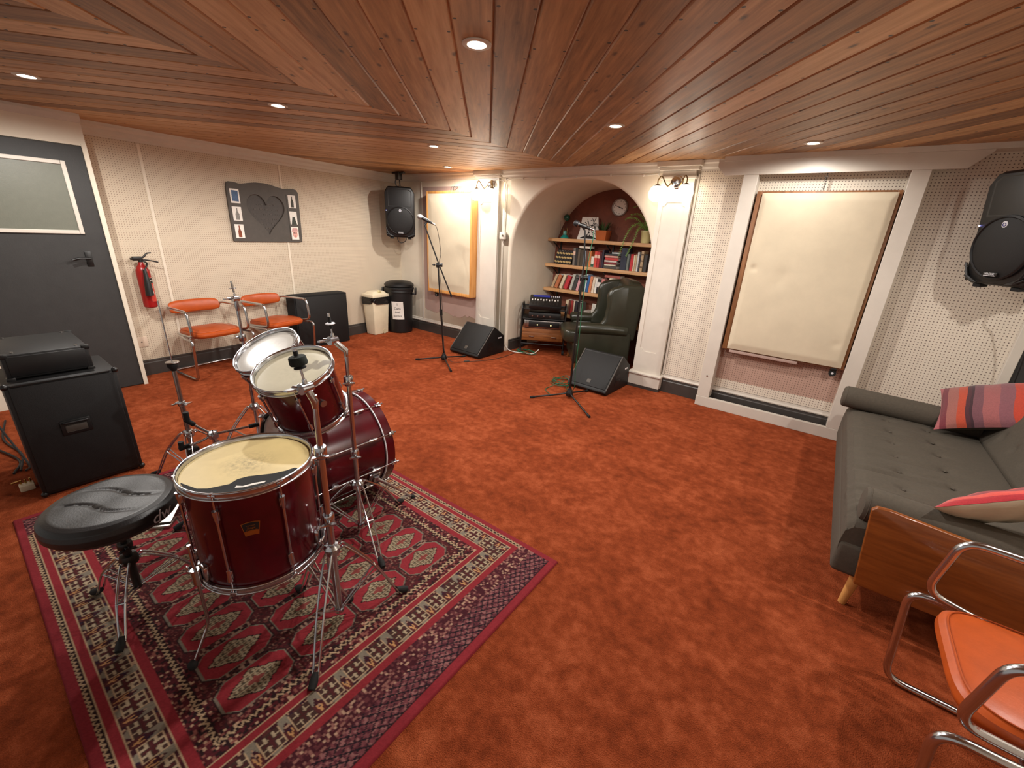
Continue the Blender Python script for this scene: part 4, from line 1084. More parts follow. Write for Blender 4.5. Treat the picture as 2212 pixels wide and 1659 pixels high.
g = wrap(-80, 10, .947, .951, .0544); g2 = wrap(-80, 10, .925, .930, .0544); g.add(g2.v, g2.f); part('label_lines', g, M_paper, cy, True)
part('instruction_label', wrap(-85, 12, .73, .898), mat('label_red', (200, 62, 50), .4, var=.1, vscale=40), cy, True)
g = G()
for k in range(7):
    z = .885 - k * .006; g2 = wrap(-78, -45 - (k % 3) * 6, z - .0025, z, .0545); g.add(g2.v, g2.f)
for a in (-70, -30): g2 = wrap(a, a + 20, .80, .825, .0545); g.add(g2.v, g2.f)
part('label_print', g, M_paper, cy, True)
g = G(); g.cyl((0, 0, 1.085), (0, 0, 1.115), .017, M=B); g.box((-.055, -.016, 1.105), (.02, .016, 1.14), .004, M=B); g.cyl((-.05, 0, 1.12), (-.07, 0, 1.12), .010, M=B); part('valve', g, M_blackmat, t, True)
g = G(); g.tube(smooth_path([(.0, 0, 1.125), (.03, 0, 1.135), (.06, 0, 1.165), (.095, 0, 1.172)], 6), [.009] * 3 + [.008] * 8 + [.006] * 8, 8, M=B); part('lever', g, M_blackmat, t, True)
g = G(); g.tube(smooth_path([(.01, 0, 1.11), (.06, 0, 1.105), (.135, 0, 1.085)], 6), .0065, 8, M=B); part('carry_handle', g, M_blackmat, t, True)
g = G(); g.tube(smooth_path([(.015, -.01, 1.10), (.035, -.03, 1.085), (.02, -.062, 1.06), (-.005, -.07, 1.02)], 6), .007, 8, M=B); g.tube([(-.005, -.07, 1.03), (-.006, -.075, .98), (-.008, -.08, .90), (-.012, -.082, .795)], [.013, .017, .026, .032], 16, M=B); part('discharge_horn', g, M_black, t, True)
g = G(); g.box((-.02, .045, .98), (.02, .085, 1.01), .003, M=B); part('wall_bracket', g, M_red, t, True)
t = thing('wall_socket', 'blanking plate low on the wall beside the door frame, under the extinguisher', 'socket', WL(.02, .29))
g = G(); g.box((-.028, .285, 0), (.066, .385, .008), .003, M=F0); part('plate', g, mat('socket_plate', (208, 188, 168), .5), t, True); g = G(); g.cyl((.018, .335, .007), (.018, .335, .010), .006, seg=12, M=F0); part('screw', g, M_grey, t, True)

# black sub box beside the second chair
t = thing('speaker_box', 'plain black box cabinet against the left wall behind the orange chair', 'speaker cabinet', (-5.27, 2.83, 0))
g = G(); g.box((-5.338, 2.485, .005), (-5.142, 3.188, .662), .008); part('cabinet', g, M_carpetblack, t, True)
g = G(); g.box((-5.146, 2.505, .025), (-5.136, 3.168, .642), .004); part('grille', g, M_grille, t, True)
g = G()
for y in (2.53, 3.14):
    for x in (-5.31, -5.17): g.cyl((x, y, 0), (x, y, .008), .018)
part('foot', g, M_rubber, t, True)

# bins
bx, by = -5.28, 3.74
t = thing('pedal_bin', 'cream square bin with black liner showing under its lid', 'bin', (bx, by, 0))
def frust(g, c, z0, z1, h0, h1, bev=.012):
    b = bmesh.new(); bmesh.ops.create_cube(b, size=1.0)
    for v in b.verts:
        h = h0 if v.co.z < 0 else h1; v.co = V((c[0] + math.copysign(h[0], v.co.x), c[1] + math.copysign(h[1], v.co.y), z0 if v.co.z < 0 else z1))
    bmesh.ops.bevel(b, geom=list(b.edges), offset=bev, segments=3, profile=.5, affect='EDGES'); g.bm(b)
g = G(); frust(g, (0, 0), 0, .52, (.090, .125), (.112, .150)); g.xform(Matrix.Translation((bx, by, 0)) @ rotz(math.radians(6))); bd = part('body', g, M_cream, t, True)
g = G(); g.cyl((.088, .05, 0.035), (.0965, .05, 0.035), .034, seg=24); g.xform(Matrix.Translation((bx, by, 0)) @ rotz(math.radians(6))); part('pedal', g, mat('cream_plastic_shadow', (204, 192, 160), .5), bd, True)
def liner(u, v):
    a = 2 * PI * u; e = .3; hx, hy = .126, .164
    cx = math.copysign(abs(math.cos(a)) ** e, math.cos(a)); cy = math.copysign(abs(math.sin(a)) ** e, math.sin(a))
    w = .006 * math.sin(a * 17 + v * 5) * math.sin(v * 9 + a * 5); z = .545 - v * (.085 + .02 * math.sin(a * 3 + 1))
    return ((hx + w + .004 * math.sin(v * 3.1)) * cx, (hy + w + .004 * math.sin(v * 3.1)) * cy, z)
g = G(); g.grid(liner, 120, 10); g.xform(Matrix.Translation((bx, by, 0)) @ rotz(math.radians(6))); part('bin_liner', g, mat('black_bin_liner', (18, 18, 19), .25, bump=.6, bscale=50), t, True)
g = G(); frust(g, (0, 0), .54, .585, (.120, .158), (.118, .156), .008); frust(g, (0, 0), .57, .625, (.113, .151), (.066, .09), .012); g.xform(Matrix.Translation((bx, by, 0)) @ rotz(math.radians(6))); ld = part('lid', g, M_cream, t, True)
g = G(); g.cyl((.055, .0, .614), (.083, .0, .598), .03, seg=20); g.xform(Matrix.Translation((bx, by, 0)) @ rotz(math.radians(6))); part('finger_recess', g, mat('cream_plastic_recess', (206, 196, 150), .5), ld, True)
kx, ky = -5.175, 4.085
t = thing('dustbin', 'round black plastic dustbin with a white paper notice in the far corner', 'bin', (kx, ky, 0))
g = G(); g.lathe([(.0001, 0), (.165, 0), (.175, .012), (.192, .60), (.205, .602), (.208, .62), (.20, .635), (.19, .635)], M=Matrix.Translation((kx, ky, 0)), seg=48); part('body', g, M_black, t, True)
g = G(); g.lathe([(.20, .63), (.212, .632), (.217, .655), (.214, .672), (.2, .678), (.215, .69), (.213, .715), (.19, .735), (.15, .752), (.08, .762), (.0001, .764)], M=Matrix.Translation((kx, ky, 0)), seg=48); part('lid', g, M_black, t, True)
for s in (1, -1):
    g = G(); M = Matrix.Translation((kx, ky, 0)) @ rotz(math.radians(225 if s > 0 else 45)); g.box((.19, -.045, .56), (.245, .045, .585), .008, M=M); g.box((.225, -.045, .56), (.25, .045, .66), .008, M=M); part('handle', g, M_black, t, True)
pa = math.atan2(-.62, .78)
def pw(x, z, off): r = .185 + .02 * (z - .3); a = pa + x / r; return (kx + (r + off) * math.cos(a), ky + (r + off) * math.sin(a), z)
g = G(); g.grid(lambda u, v: pw(-.125 + .17 * u + .012 * (1 - v), .212 + .262 * v, .003), 14, 4); pp = part('paper_notice', g, M_paper, t, True)
g = G()
for s, sz, z in (('1', .05, .435), ('Cans', .048, .375), ('And', .044, .32), ('Bottles', .042, .265)): g.text(s, sz, None, .0003, warp=lambda p, z=z: pw(p.x - .038, p.y + z, .0045 + p.z))
part('handwriting', g, M_ink, pp, True, smooth=False)

# ------------------------------------------------------------------ loudspeakers hung in the corners (local: front at y=0 facing -y, base at z=0)
def pa_speaker(label, loc, rot, tiltx, bracket_pts, cable_pts):
    t = thing('loudspeaker', label, 'loudspeaker', loc, rot, 'hanging loudspeakers')
    w, h, d = .20, .655, .33
    ol = [(-w, .03), (-w + .03, .0), (w - .03, .0), (w, .03), (w, h - .07), (w - .045, h), (-w + .045, h), (-w, h - .07)]
    g = G(); b = bmesh.new()
    fr = [b.verts.new((x, .012, z)) for x, z in ol]; bk = [b.verts.new((x * .68, d, z * .92 + .03)) for x, z in ol]
    b.faces.new(fr); b.faces.new(bk[::-1])
    for i in range(8): b.faces.new((fr[i], bk[i], bk[(i + 1) % 8], fr[(i + 1) % 8]))
    bmesh.ops.recalc_face_normals(b, faces=list(b.faces)); bmesh.ops.bevel(b, geom=list(b.edges), offset=.02, segments=3, profile=.5, affect='EDGES'); g.bm(b)
    part('cabinet', g, M_black, t)
    FR = frame((0, 0, 0), (1, 0, 0), (0, 0, 1), (0, -1, 0))
    g = G()      # front moulding round the horn and the woofer
    g.prism([(-w + .012, .02), (w - .012, .02), (w - .008, h - .075), (w - .05, h - .012), (-w + .05, h - .012), (-w + .008, h - .075)], -.014, .0, M=FR, bev=.006)
    part('baffle', g, M_black, t)
    g = G()      # horn: a flared rectangular mouth above the woofer
    mo = [(-.155, .405), (.155, .405), (.155, .60), (.12, .625), (-.12, .625), (-.155, .60)]; th = [(-.04, .50), (.04, .50), (.04, .545), (.03, .55), (-.03, .55), (-.04, .545)]
    vs = [(x, z, .001) for x, z in mo] + [(x, z, -.012) for x, z in th]; g.add(vs, [(i, (i + 1) % 6, 6 + (i + 1) % 6, 6 + i) for i in range(6)] + [tuple(range(6, 12))], FR)
    part('horn', g, M_blackmat, t)
    g = G(); rc = (0, .225)
    g.lathe([(.186, -.004), (.186, .014), (.176, .020), (.170, .014)], M=FR @ Matrix.Translation((rc[0], rc[1], 0)), seg=56); part('woofer_ring', g, M_black, t)
    g = G(); g.lathe([(.172, .012), (.15, .020), (.10, .029), (.05, .033), (.0001, .034)], M=FR @ Matrix.Translation((rc[0], rc[1], 0)), seg=56); part('woofer_grille', g, M_grille, t)
    for s in (-1, 1):
        for k in range(4):
            g = G(); g.tube([FR @ V((s * (.196 - k * .004), .13 - k * .026, .006)), FR @ V((s * (.165 - k * .012), .055 - k * .010, .012)), FR @ V((s * (.12 - k * .01), .03 - k * .004, .010))], .006, 8); part('ridge', g, M_black, t)
    g = G(); g.lathe([(.017, .0), (.016, .004), (.0001, .005)], M=FR @ Matrix.Translation((0, .358, .022)) @ Matrix.Scale(1.15, 4, (0, 1, 0)), seg=24); lg = part('emblem', g, M_badge, t)
    g = G(); g.torus(.009, .0022, M=FR @ Matrix.Translation((.001, .358, .027)), seg=20, rs=6); part('emblem_mark', g, M_blue, lg)
    g = G(); g.box((-.045, .062, .024), (.045, .086, .029), .004, M=FR); bd = part('name_badge', g, M_black, t)
    g = G(); g.text('MACKIE', .017, FR @ Matrix.Translation((0, .076, .0295)), .0004); g.box((-.036, .0645, .029), (.036, .0675, .0297), M=FR); part('badge_lettering', g, M_badge, bd, smooth=False)
    g = G(); g.cyl(FR @ V((-.182, .352, .0)), FR @ V((-.182, .352, .004)), .004, seg=10); part('indicator_led', g, M_led, t)
    g = G()
    for x in (-.12, .12): g.box((x - .025, .02, -.018), (x + .025, .07, .004), .004); g.box((x - .025, .2, .0), (x + .025, .25, .035), .004)
    part('foot', g, M_rubber, t)
    Mi = t.matrix_basis.inverted() if False else (Matrix.Translation(loc) @ (rot if isinstance(rot, Matrix) else rotz(rot))).inverted()
    g = G()
    for kind, a, b_ in bracket_pts:
        if kind == 'box': g.box(a, b_, .004, M=Mi)
        else: g.tube([Mi @ V(p) for p in smooth_path(a, 6)], b_, 8)
    part('ceiling_bracket', g, M_blackmat, t)
    g = G(); g.tube([Mi @ V(p) for p in smooth_path(cable_pts, 8)], .005, 8); part('power_cable', g, M_cable, t)
    return t
fx, fy = V((-5.02, 4.03)), V((.79, -.62)).normalized()
Rl = Matrix(((-fy.y, -fy.x, 0, 0), (fy.x, -fy.y, 0, 0), (0, 0, 1, 0), (0, 0, 0, 1))) @ Matrix.Rotation(math.radians(6), 4, 'X')
pa_speaker('black loudspeaker hanging in the far corner above the dustbin', (-5.02, 4.03, 1.365), Rl, 0,
           [('box', (-5.10, 4.03, 2.11), (-5.03, 4.10, 2.208)), ('box', (-5.19, 4.05, 2.185), (-4.95, 4.085, 2.206)), ('tube', [(-5.085, 4.04, 2.12), (-5.095, 4.03, 2.07), (-5.085, 4.06, 2.0)], .007), ('tube', [(-5.045, 4.06, 2.12), (-5.04, 4.06, 2.07), (-5.06, 4.08, 2.0)], .007), ('box', (-5.12, 4.03, 2.0), (-5.02, 4.12, 2.03))],
           [(-5.11, 4.06, 1.42), (-5.12, 4.05, 1.34), (-5.08, 4.08, 1.295), (-5.03, 4.13, 1.34), (-5.05, 4.12, 1.42)])
f2 = V((-.85, -.527)).normalized(); p2 = V((.655, 4.055)) + V((.527, -.85)) * .2
Rr = Matrix(((-f2.y, -f2.x, 0, 0), (f2.x, -f2.y, 0, 0), (0, 0, 1, 0), (0, 0, 0, 1))) @ Matrix.Rotation(math.radians(7), 4, 'X')
pa_speaker('black loudspeaker hanging at the right edge above the sofa', (p2.x, p2.y, 1.36), Rr, 0,
           [('box', (.86, 3.87, 2.12), (.93, 3.94, 2.208)), ('box', (.77, 3.885, 2.185), (1.02, 3.92, 2.206)), ('tube', [(.88, 3.90, 2.13), (.88, 3.90, 2.07), (.87, 3.91, 1.98)], .008), ('tube', [(.91, 3.92, 2.13), (.91, 3.92, 2.07), (.90, 3.93, 1.98)], .008)],
           [(.95, 3.93, 1.42), (.93, 3.92, 1.30), (.98, 3.96, 1.22), (1.05, 4.0, 1.0), (1.1, 4.1, .6)])

# ------------------------------------------------------------------ fabric panels on the arch wall
def wrinkled(x0, x1, z0, z1, y, amp, seed, nx=70, nz=90):
    rd = random.Random(seed); ph = [rd.random() * 6 for _ in range(8)]
    def fn(u, v):
        x = x0 + (x1 - x0) * u; z = z0 + (z1 - z0) * v
        e = min(u, 1 - u, v * 1.2, (1 - v) * 1.2) * 8; k = min(1, e)
        w = 0
        for i in range(4): w += math.sin((v * (13 + 5 * i) + .9 * math.sin(u * (3 + i) + ph[i]) * (1 + .6 * i)) + ph[i + 4]) / (1.5 + i)
        low = max(0, 1 - v * 1.5)
        return (x, y - k * (.006 + amp * w * (.5 + 1.2 * low)) + (1 - k) * .004, z)
    return fn
t = thing('fabric_panel', 'cream canvas panel with wrinkled fabric and pine edge left of the arch', 'acoustic panel', (-4.3, 4.31, .655), 0, 'cream fabric panels')
PY = 4.24
g = G()
for lo, hi in (((-4.69, .655), (-3.905, .70)), ((-4.69, 1.95), (-3.905, 1.985)), ((-4.72, .655), (-4.6905, 1.985)), ((-3.9045, .655), (-3.875, 1.985))):
    g.box((lo[0], PY, lo[1]), (hi[0], VB - .008, hi[1]), .003)
part('frame', g, M_pine, t, True)
g = G(); g.grid(wrinkled(-4.72, -3.882, .657, 1.975, PY - .001, .0045, 2), 80, 110); part('canvas', g, M_fabric, t, True)
g = G(); g.tube([(-4.27, PY + .02, 1.985), (-4.27, PY + .03, 2.03), (-4.25, VB - .02, 2.04)], .004, 6); g.tube([(-4.22, PY + .02, 1.985), (-4.22, PY + .02, 2.03), (-4.20, PY + .02, 2.035), (-4.19, PY + .02, 2.02)], .004, 6); part('hook', g, M_blackmat, t, True)
def caster(t, x, y, z):
    g = G(); g.box((x - .022, y - .02, z - .022), (x + .022, y + .02, z), .003); g.cyl((x - .012, y, z - .03), (x - .012, y, z - .012), .010); ca = part('caster', g, M_blackmat, t, True)
    g = G(); g.cyl((x + .0, y - .014, z - .045), (x + .0, y + .014, z - .045), .026, seg=20); part('wheel', g, M_rubber, ca, True)
    g = G(); g.cyl((x, y - .0145, z - .045), (x, y + .0145, z - .045), .009, seg=14); part('axle', g, M_badge, ca, True)
caster(t, -4.58, 4.285, .655)
t = thing('fabric_panel', 'large smooth cream canvas panel hung by a chain inside the white framed bay', 'acoustic panel', (-.24, 4.31, .60), 0, 'cream fabric panels')
g = G()
for lo, hi in (((-.6595, .60), (.1895, .645)), ((-.6595, 1.905), (.1895, 1.945)), ((-.706, .60), (-.66, 1.945)), ((.19, .60), (.222, 1.945))):
    g.box((lo[0], PY + .03, lo[1]), (hi[0], VB - .02, hi[1]), .003)
part('frame', g, M_batten, t, True)
def dent(u, v):
    x = -.662 + .862 * u; z = .612 + 1.318 * v; y = PY + .006; k = min(1, min(u, 1 - u, v, 1 - v) * 25)
    y -= .006 * k
    for cx, cz, r, a in ((-.60, 1.335, .028, .012), (-.38, 1.30, .05, .006), (-.38, 1.23, .05, .005), (.12, .80, .03, .006)):
        y += a * math.exp(-(((x - cx) / r) ** 2 + ((z - cz) / r) ** 2))
    return (x, y + (1 - k) * .008, z)
g = G(); g.grid(dent, 90, 120); part('canvas', g, M_fabric, t, True)
g = G()
for i in range(9):
    z = 1.955 + i * .0125; M = Matrix.Translation((-.256, 4.27, z)) @ Matrix.Rotation(PI / 2, 4, 'X' if i % 2 else 'Y'); g.torus(.0075, .0018, M=M, seg=14, rs=6)
g.tube([(-.256, 4.27, 2.06), (-.256, 4.28, 2.075), (-.256, VB - .02, 2.08)], .003, 6); part('chain', g, M_blackmat, t, True)
g = G(); g.box((-.64, PY + .02, .575), (-.10, PY + .09, .60), .004); part('lower_batten', g, M_unpainted, t, True)
caster(t, .157, 4.29, .60)

# ------------------------------------------------------------------ microphone stands, microphones and leads
def mic_stand(label, base, feet, pole_top, boom, boomhubz):
    t = thing('microphone_stand', label, 'microphone stand', (base[0], base[1], 0), 0, 'black boom microphone stands')
    b = V((base[0], base[1], 0))
    for f in feet:
        d = (V((f[0], f[1], 0)) - b).normalized(); ft = V((f[0], f[1], .012))
        g = G(); g.tube([b + d * .025 + V((0, 0, .055)), b + d * .08 + V((0, 0, .045)), ft - d * .02 + V((0, 0, .002))], [.0095, .0085, .0085], 10); lg = part('leg', g, M_blackmat, t, True)
        g = G(); g.tube([ft - d * .035 + V((0, 0, .002)), ft + d * .012 + V((0, 0, 0))], .0115, 10); part('rubber_foot', g, M_rubber, lg, True)
    g = G(); g.lathe([(.0001, .02), (.028, .022), (.036, .04), (.034, .065), (.022, .085), (.018, .105), (.012, .108)], M=Matrix.Translation(b), seg=20); part('hub', g, M_black, t, True)
    pt = V(pole_top)
    g = G(); g.tube([b + V((0, 0, .09)), b.lerp(pt, .52) + V((0, 0, .0))], .0105, 12); g.tube([b.lerp(pt, .51), pt], .0085, 12); part('pole', g, M_blackmat, t, True)
    g = G(); g.cyl(b.lerp(pt, .50), b.lerp(pt, .56), .0155, seg=16); part('clutch', g, M_black, t, True)
    g = G(); g.tube(boom, .0075, 10); g.cyl(boom[-1], V(boom[-1]) + (V(boom[-1]) - V(boom[0])).normalized() * .035, .0115, seg=12); part('boom', g, M_blackmat, t, True)
    s = V((.75, .66, 0)); g = G(); g.cyl(pt - s * .02, pt + s * .035, .017, seg=18); g.cyl(pt + s * .035, pt + s * .05, .022, seg=12); g.box(pt - V((.016, .016, .03)), pt + V((.016, .016, .02)), .005); wingnut(g, pt - s * .03, -s, 1.5); part('boom_joint', g, M_black, t, True)
    return t
def microphone(label, tail, head, clip):
    ta, he = V(tail), V(head); u = (he - ta).normalized(); Lr = (he - ta).length; M = axis_frame(ta, u)
    t = thing('microphone', label, 'microphone', ta)
    g = G(); g.lathe([(.0001, 0), (.0105, .001), (.012, .01), (.0155, Lr * .45), (.019, Lr * .66), (.020, Lr * .70), (.0001, Lr * .70)], M=M, seg=24); part('body', g, M_blackmat, t, True)
    g = G(); g.lathe([(.021, Lr * .69), (.0245, Lr * .72), (.026, Lr * .80), (.0245, Lr * .92), (.018, Lr * .985), (.0001, Lr)], M=M, seg=24); part('grille', g, mat('steel_mesh_grille', (150, 148, 146) if 'silver' in label else (52, 52, 54), .4, .8, var=.3, vscale=400, bump=.6, bscale=500), t, True)
    g = G(); g.lathe([(.0225, Lr * .685), (.0255, Lr * .69), (.0255, Lr * .715), (.0225, Lr * .72)], M=M, seg=24); part('grille_ring', g, M_steel, t, True)
    g = G(); g.lathe([(.0165, Lr * .30), (.0185, Lr * .30), (.020, Lr * .50), (.0175, Lr * .50)], M=M, seg=20); g.tube([ta.lerp(he, .38), ta.lerp(he, .38) - V((0, 0, .02)), clip], [.012, .011, .010], 10); part('clip', g, M_black, t, True)
    g = G(); g.cyl(ta - u * .03, ta + u * .004, .0095, seg=14); part('plug', g, M_steel, t, True)
mic_stand('black boom microphone stand in front of the left canvas panel', (-3.564, 3.44), ((-3.83, 3.241), (-3.229, 3.224), (-3.531, 3.764)), (-3.606, 3.396, 1.135),
          [(-3.70, 3.297, 1.545), (-3.601, 3.401, 1.150), (-3.508, 3.496, .815)], 1.15)
microphone('silver-headed microphone on the left stand, beside the corner loudspeaker', (-3.644, 3.357, 1.568), (-3.755, 3.241, 1.641), (-3.70, 3.297, 1.548))
mic_stand('black microphone stand in front of the arch, green cable hanging along it', (-1.835, 3.475), ((-2.109, 3.207), (-1.466, 3.19), (-1.786, 3.775)), (-1.829, 3.478, 1.17),
          [(-1.846, 3.47, 1.572), (-1.826, 3.480, 1.30), (-1.829, 3.46, 1.06)], 1.2)
microphone('black microphone on the right stand, in front of the bookshelves', (-1.805, 3.491, 1.585), (-1.938, 3.421, 1.630), (-1.846, 3.47, 1.575))
g = G(); g.tube(smooth_path([(-3.63, 3.37, 1.560), (-3.60, 3.38, 1.52), (-3.585, 3.40, 1.40), (-3.575, 3.41, 1.25), (-3.59, 3.40, 1.13), (-3.575, 3.42, .8), (-3.56, 3.43, .3), (-3.53, 3.43, .11), (-3.44, 3.46, .02), (-3.36, 3.63, .006), (-3.23, 3.85, .006), (-3.18, 4.10, .006), (-3.20, 4.42, .006), (-3.25, 4.60, .006)], 10), .0032, 8)
g.cyl((-3.38, 3.60, .008), (-3.35, 3.66, .008), .011, seg=10)
solo('microphone_cable', g, mat('brown_black_lead', (58, 48, 40), .6, var=0), 'thin dark lead running down the left microphone stand and across the carpet', 'cable')
g = G(); pts = [(-1.78, 3.505, 1.576), (-1.775, 3.50, 1.50), (-1.79, 3.495, 1.38), (-1.80, 3.49, 1.18), (-1.80, 3.48, .95), (-1.80, 3.485, .6), (-1.805, 3.49, .3), (-1.80, 3.50, .13), (-1.86, 3.56, .05), (-1.98, 3.66, .02)]
ce = V((-2.10, 3.80, .012)); rr = random.Random(5)
for k in range(42):
    a = k * .72 + 1.0; r = .085 + .045 * rr.random(); pts.append((ce.x + r * 1.1 * math.cos(a), ce.y + r * math.sin(a), .008 + .055 * (k / 42) * rr.random() + .004))
pts += [(-2.14, 3.62, .008), (-2.13, 3.50, .008), (-2.03, 3.42, .008), (-1.98, 3.40, .008)]
g.tube(smooth_path(pts, 6), .0036, 7); solo('microphone_cable', g, M_green, 'green lead down the right microphone stand, coiled beside the right floor monitor', 'cable')
g = G(); pts = []; ce = V((-3.10, 4.50, .01)); rr = random.Random(8)
for k in range(36):
    a = k * .7; r = .10 + .06 * rr.random(); pts.append((ce.x + 1.1 * r * math.cos(a), ce.y + r * .55 * math.sin(a), .008 + .03 * rr.random()))
pts += [(-3.22, 4.44, .01), (-3.29, 4.40, .012)]
g.tube(smooth_path(pts, 6), .004, 7); solo('cable_coil', g, M_green, 'green cable coiled on the carpet behind the left floor monitor', 'cable')
g = G(); g.tube(smooth_path([(-3.36, 4.37, .10), (-3.30, 4.38, .03), (-3.2, 4.40, .012), (-3.05, 4.43, .022), (-2.95, 4.46, .03), (-2.93, 4.56, .07)], 8), .005, 7); solo('extension_lead', g, M_wcable, 'white lead on the carpet between the left floor monitor and the trolley', 'cable')

# ------------------------------------------------------------------ wedge floor monitors (local: x across, y back, front edge at y=0)
def wedge(label, loc, rot, w):
    t = thing('floor_monitor', label, 'floor monitor', loc, rot, 'black wedge floor monitors')
    pr = [(.03, .004), (.0, .035), (.01, .055), (.315, .36), (.335, .365), (.52, .235), (.525, .22), (.525, .004)]
    FRm = frame((0, 0, 0), (0, 1, 0), (0, 0, 1), (1, 0, 0))
    g = G(); g.prism(pr, -w / 2, w / 2, M=FRm, bev=.006); part('cabinet', g, M_tolex, t)
    d = V((0, .305, .305)).normalized(); n = V((0, -d.z, d.y))
    FG = frame(V((0, .012, .052)) + n * .001, (1, 0, 0), d, n)
    g = G(); g.box((-w / 2 + .018, .012, 0), (w / 2 - .018, .415, .010), .004, M=FG); gr = part('grille', g, M_grille, t)
    g = G(); g.box((-.022, .045, .010), (.022, .09, .0125), .002, M=FG); part('emblem', g, M_slate, gr)
    for s in (1, -1):
        g = G(); FS = frame((s * (w / 2 + .0005), 0, 0), (0, 1, 0), (0, 0, 1), (1 if s > 0 else -1, 0, 0))
        g.prism([(.25 + .055 * math.cos(a), .12 + (.035 if math.sin(a) > 0 else -.035) + .03 * math.sin(a)) for a in [2 * PI * k / 20 for k in range(20)]], 0, .002, M=FS); g.box((.215, .11, 0), (.30, .13, .006), .002, M=FS); part('side_handle', g, M_black, t)
        g = G(); g.tube([(s * (w / 2 - .004), .014, .058), (s * (w / 2 - .004), .315, .362)], .006, 8); part('edge_trim', g, M_slate, t)
    g = G(); g.box((w / 2 + .0005, .40, .205), (w / 2 + .003, .47, .222), .001); part('name_badge', g, M_badge, t)
    g = G()
    for x in (-w / 2 + .05, w / 2 - .05):
        for y in (.06, .47): g.cyl((x, y, 0), (x, y, .008), .016)
    part('foot', g, M_rubber, t)
wedge('left black wedge floor monitor, beside the left microphone stand', (-3.573, 3.785, 0), 0, .485)
wedge('right black wedge floor monitor, in front of the green armchair', (-1.808, 3.765, 0), math.radians(-2), .455)

# ------------------------------------------------------------------ equipment trolley
ta = math.atan2(.30, .49); TO = V((-2.935, 4.63, 0)); TM = Matrix.Translation(TO) @ rotz(ta)
t = thing('trolley', 'low trolley with black tube frame and wooden drawer left in the alcove', 'trolley', TO, ta)
w = .285
g = G()
for s in (-1, 1):
    g.tube(fillet([(s * w, .0, .05), (s * w, .0, .645), (s * w, .30, .645), (s * w, .30, .05)], .07), .011, 10)
g.cyl((-w, .0, .13), (w, .0, .13), .009); g.cyl((-w, .30, .13), (w, .30, .13), .009); g.cyl((-w, .30, .6), (w, .30, .6), .009)
part('frame', g, M_blackmat, t)
g = G(); g.box((-w + .01, -.015, .175), (w - .01, .30, .345), .005); bx_ = part('drawer_unit', g, M_drawer, t)
g = G(); g.box((-w + .018, -.026, .185), (w - .018, -.013, .285), .004); dr = part('drawer', g, M_drawer, bx_)
for x in (-.145, .15):
    g = G(); g.box((x - .032, -.038, .228), (x + .032, -.026, .243), .004); part('handle', g, M_steel, dr)
g = G(); g.box((-w + .01, .0, .455), (w - .01, .30, .47), .003); g.box((-w + .01, .0, .585), (w - .01, .30, .598), .003); part('shelf', g, M_blackmat, t)
for x in (-w, w):
    for y in (.0, .30):
        g = G(); g.cyl((x - .014, y, .03), (x + .014, y, .03), .03, seg=20); part('wheel', g, M_rubber, t)
t2 = thing('power_amplifier', 'silver-fronted amplifier with two small yellow lights on the trolley', 'amplifier', TO, ta)
g = G(); g.box((-.245, -.02, .352), (.265, .28, .447), .004); part('case', g, M_blackmat, t2)
g = G(); g.box((-.25, -.032, .352), (.27, -.018, .449), .003); fp = part('front_panel', g, M_steel, t2)
g = G(); g.box((-.19, -.036, .366), (.21, -.031, .438), .002); part('display_window', g, M_black, fp)
for x in (-.075, .10):
    g = G(); g.sphere((x, -.037, .397), .006, seg=10, rings=6); part('indicator_led', g, M_ledy, fp)
g = G()
for x in (-.235, .252): g.box((x - .008, -.05, .362), (x + .008, -.03, .44), .003)
part('rack_handle', g, M_steel, fp)
t3 = thing('rack_unit', 'black equipment unit in shadow on the trolley, between amplifier and mixer', 'rack unit', TO, ta)
g = G(); g.box((-.20, .01, .472), (.22, .27, .545), .004); part('case', g, M_black, t3)
g = G(); g.box((-.19, .004, .48), (.21, .011, .538), .002); fp = part('front_panel', g, M_blackmat, t3)
g = G()
for x in (-.15, -.08, 0, .08): g.cyl((x, .004, .508), (x, -.01, .508), .009, seg=12)
part('knob', g, M_steel, fp)
t4 = thing('mixing_desk', 'small mixer with white knobs and blue strip on top of the trolley', 'mixer', TO, ta)
MM = Matrix.Translation((.0, -.05, .602)) @ Matrix.Rotation(math.radians(20), 4, 'X')
g = G(); g.box((-.20, 0, .0), (.215, .30, .05), .008, M=MM); part('case', g, M_black, t4)
g = G(); g.box((-.19, .006, .05), (.205, .292, .053), .001, M=MM); pnl = part('control_panel', g, M_blackmat, t4)
g = G(); g.box((-.16, .235, .053), (.06, .285, .056), .001, M=MM); part('blue_strip', g, mat('blue_panel_strip', (44, 54, 150), .4, var=0), pnl)
for k in range(10):
    g = G(); x = -.165 + k * .037; y = .14 + .012 * (k % 2); g.box((x - .008, y - .011, .053), (x + .008, y + .011, .068), .003, M=MM); part('fader_knob', g, M_paper, pnl)
for k in range(5):
    g = G(); x = .085 + k * .024; g.cyl((x, .25, .053), (x, .25, .066), .007, seg=10, M=MM); part('dial', g, M_badge, pnl)
g = G()
for k in range(8): g.box((-.165 + k * .045, .03, .053), (-.145 + k * .045, .10, .055), M=MM)
part('fader_slot', g, M_black, pnl)

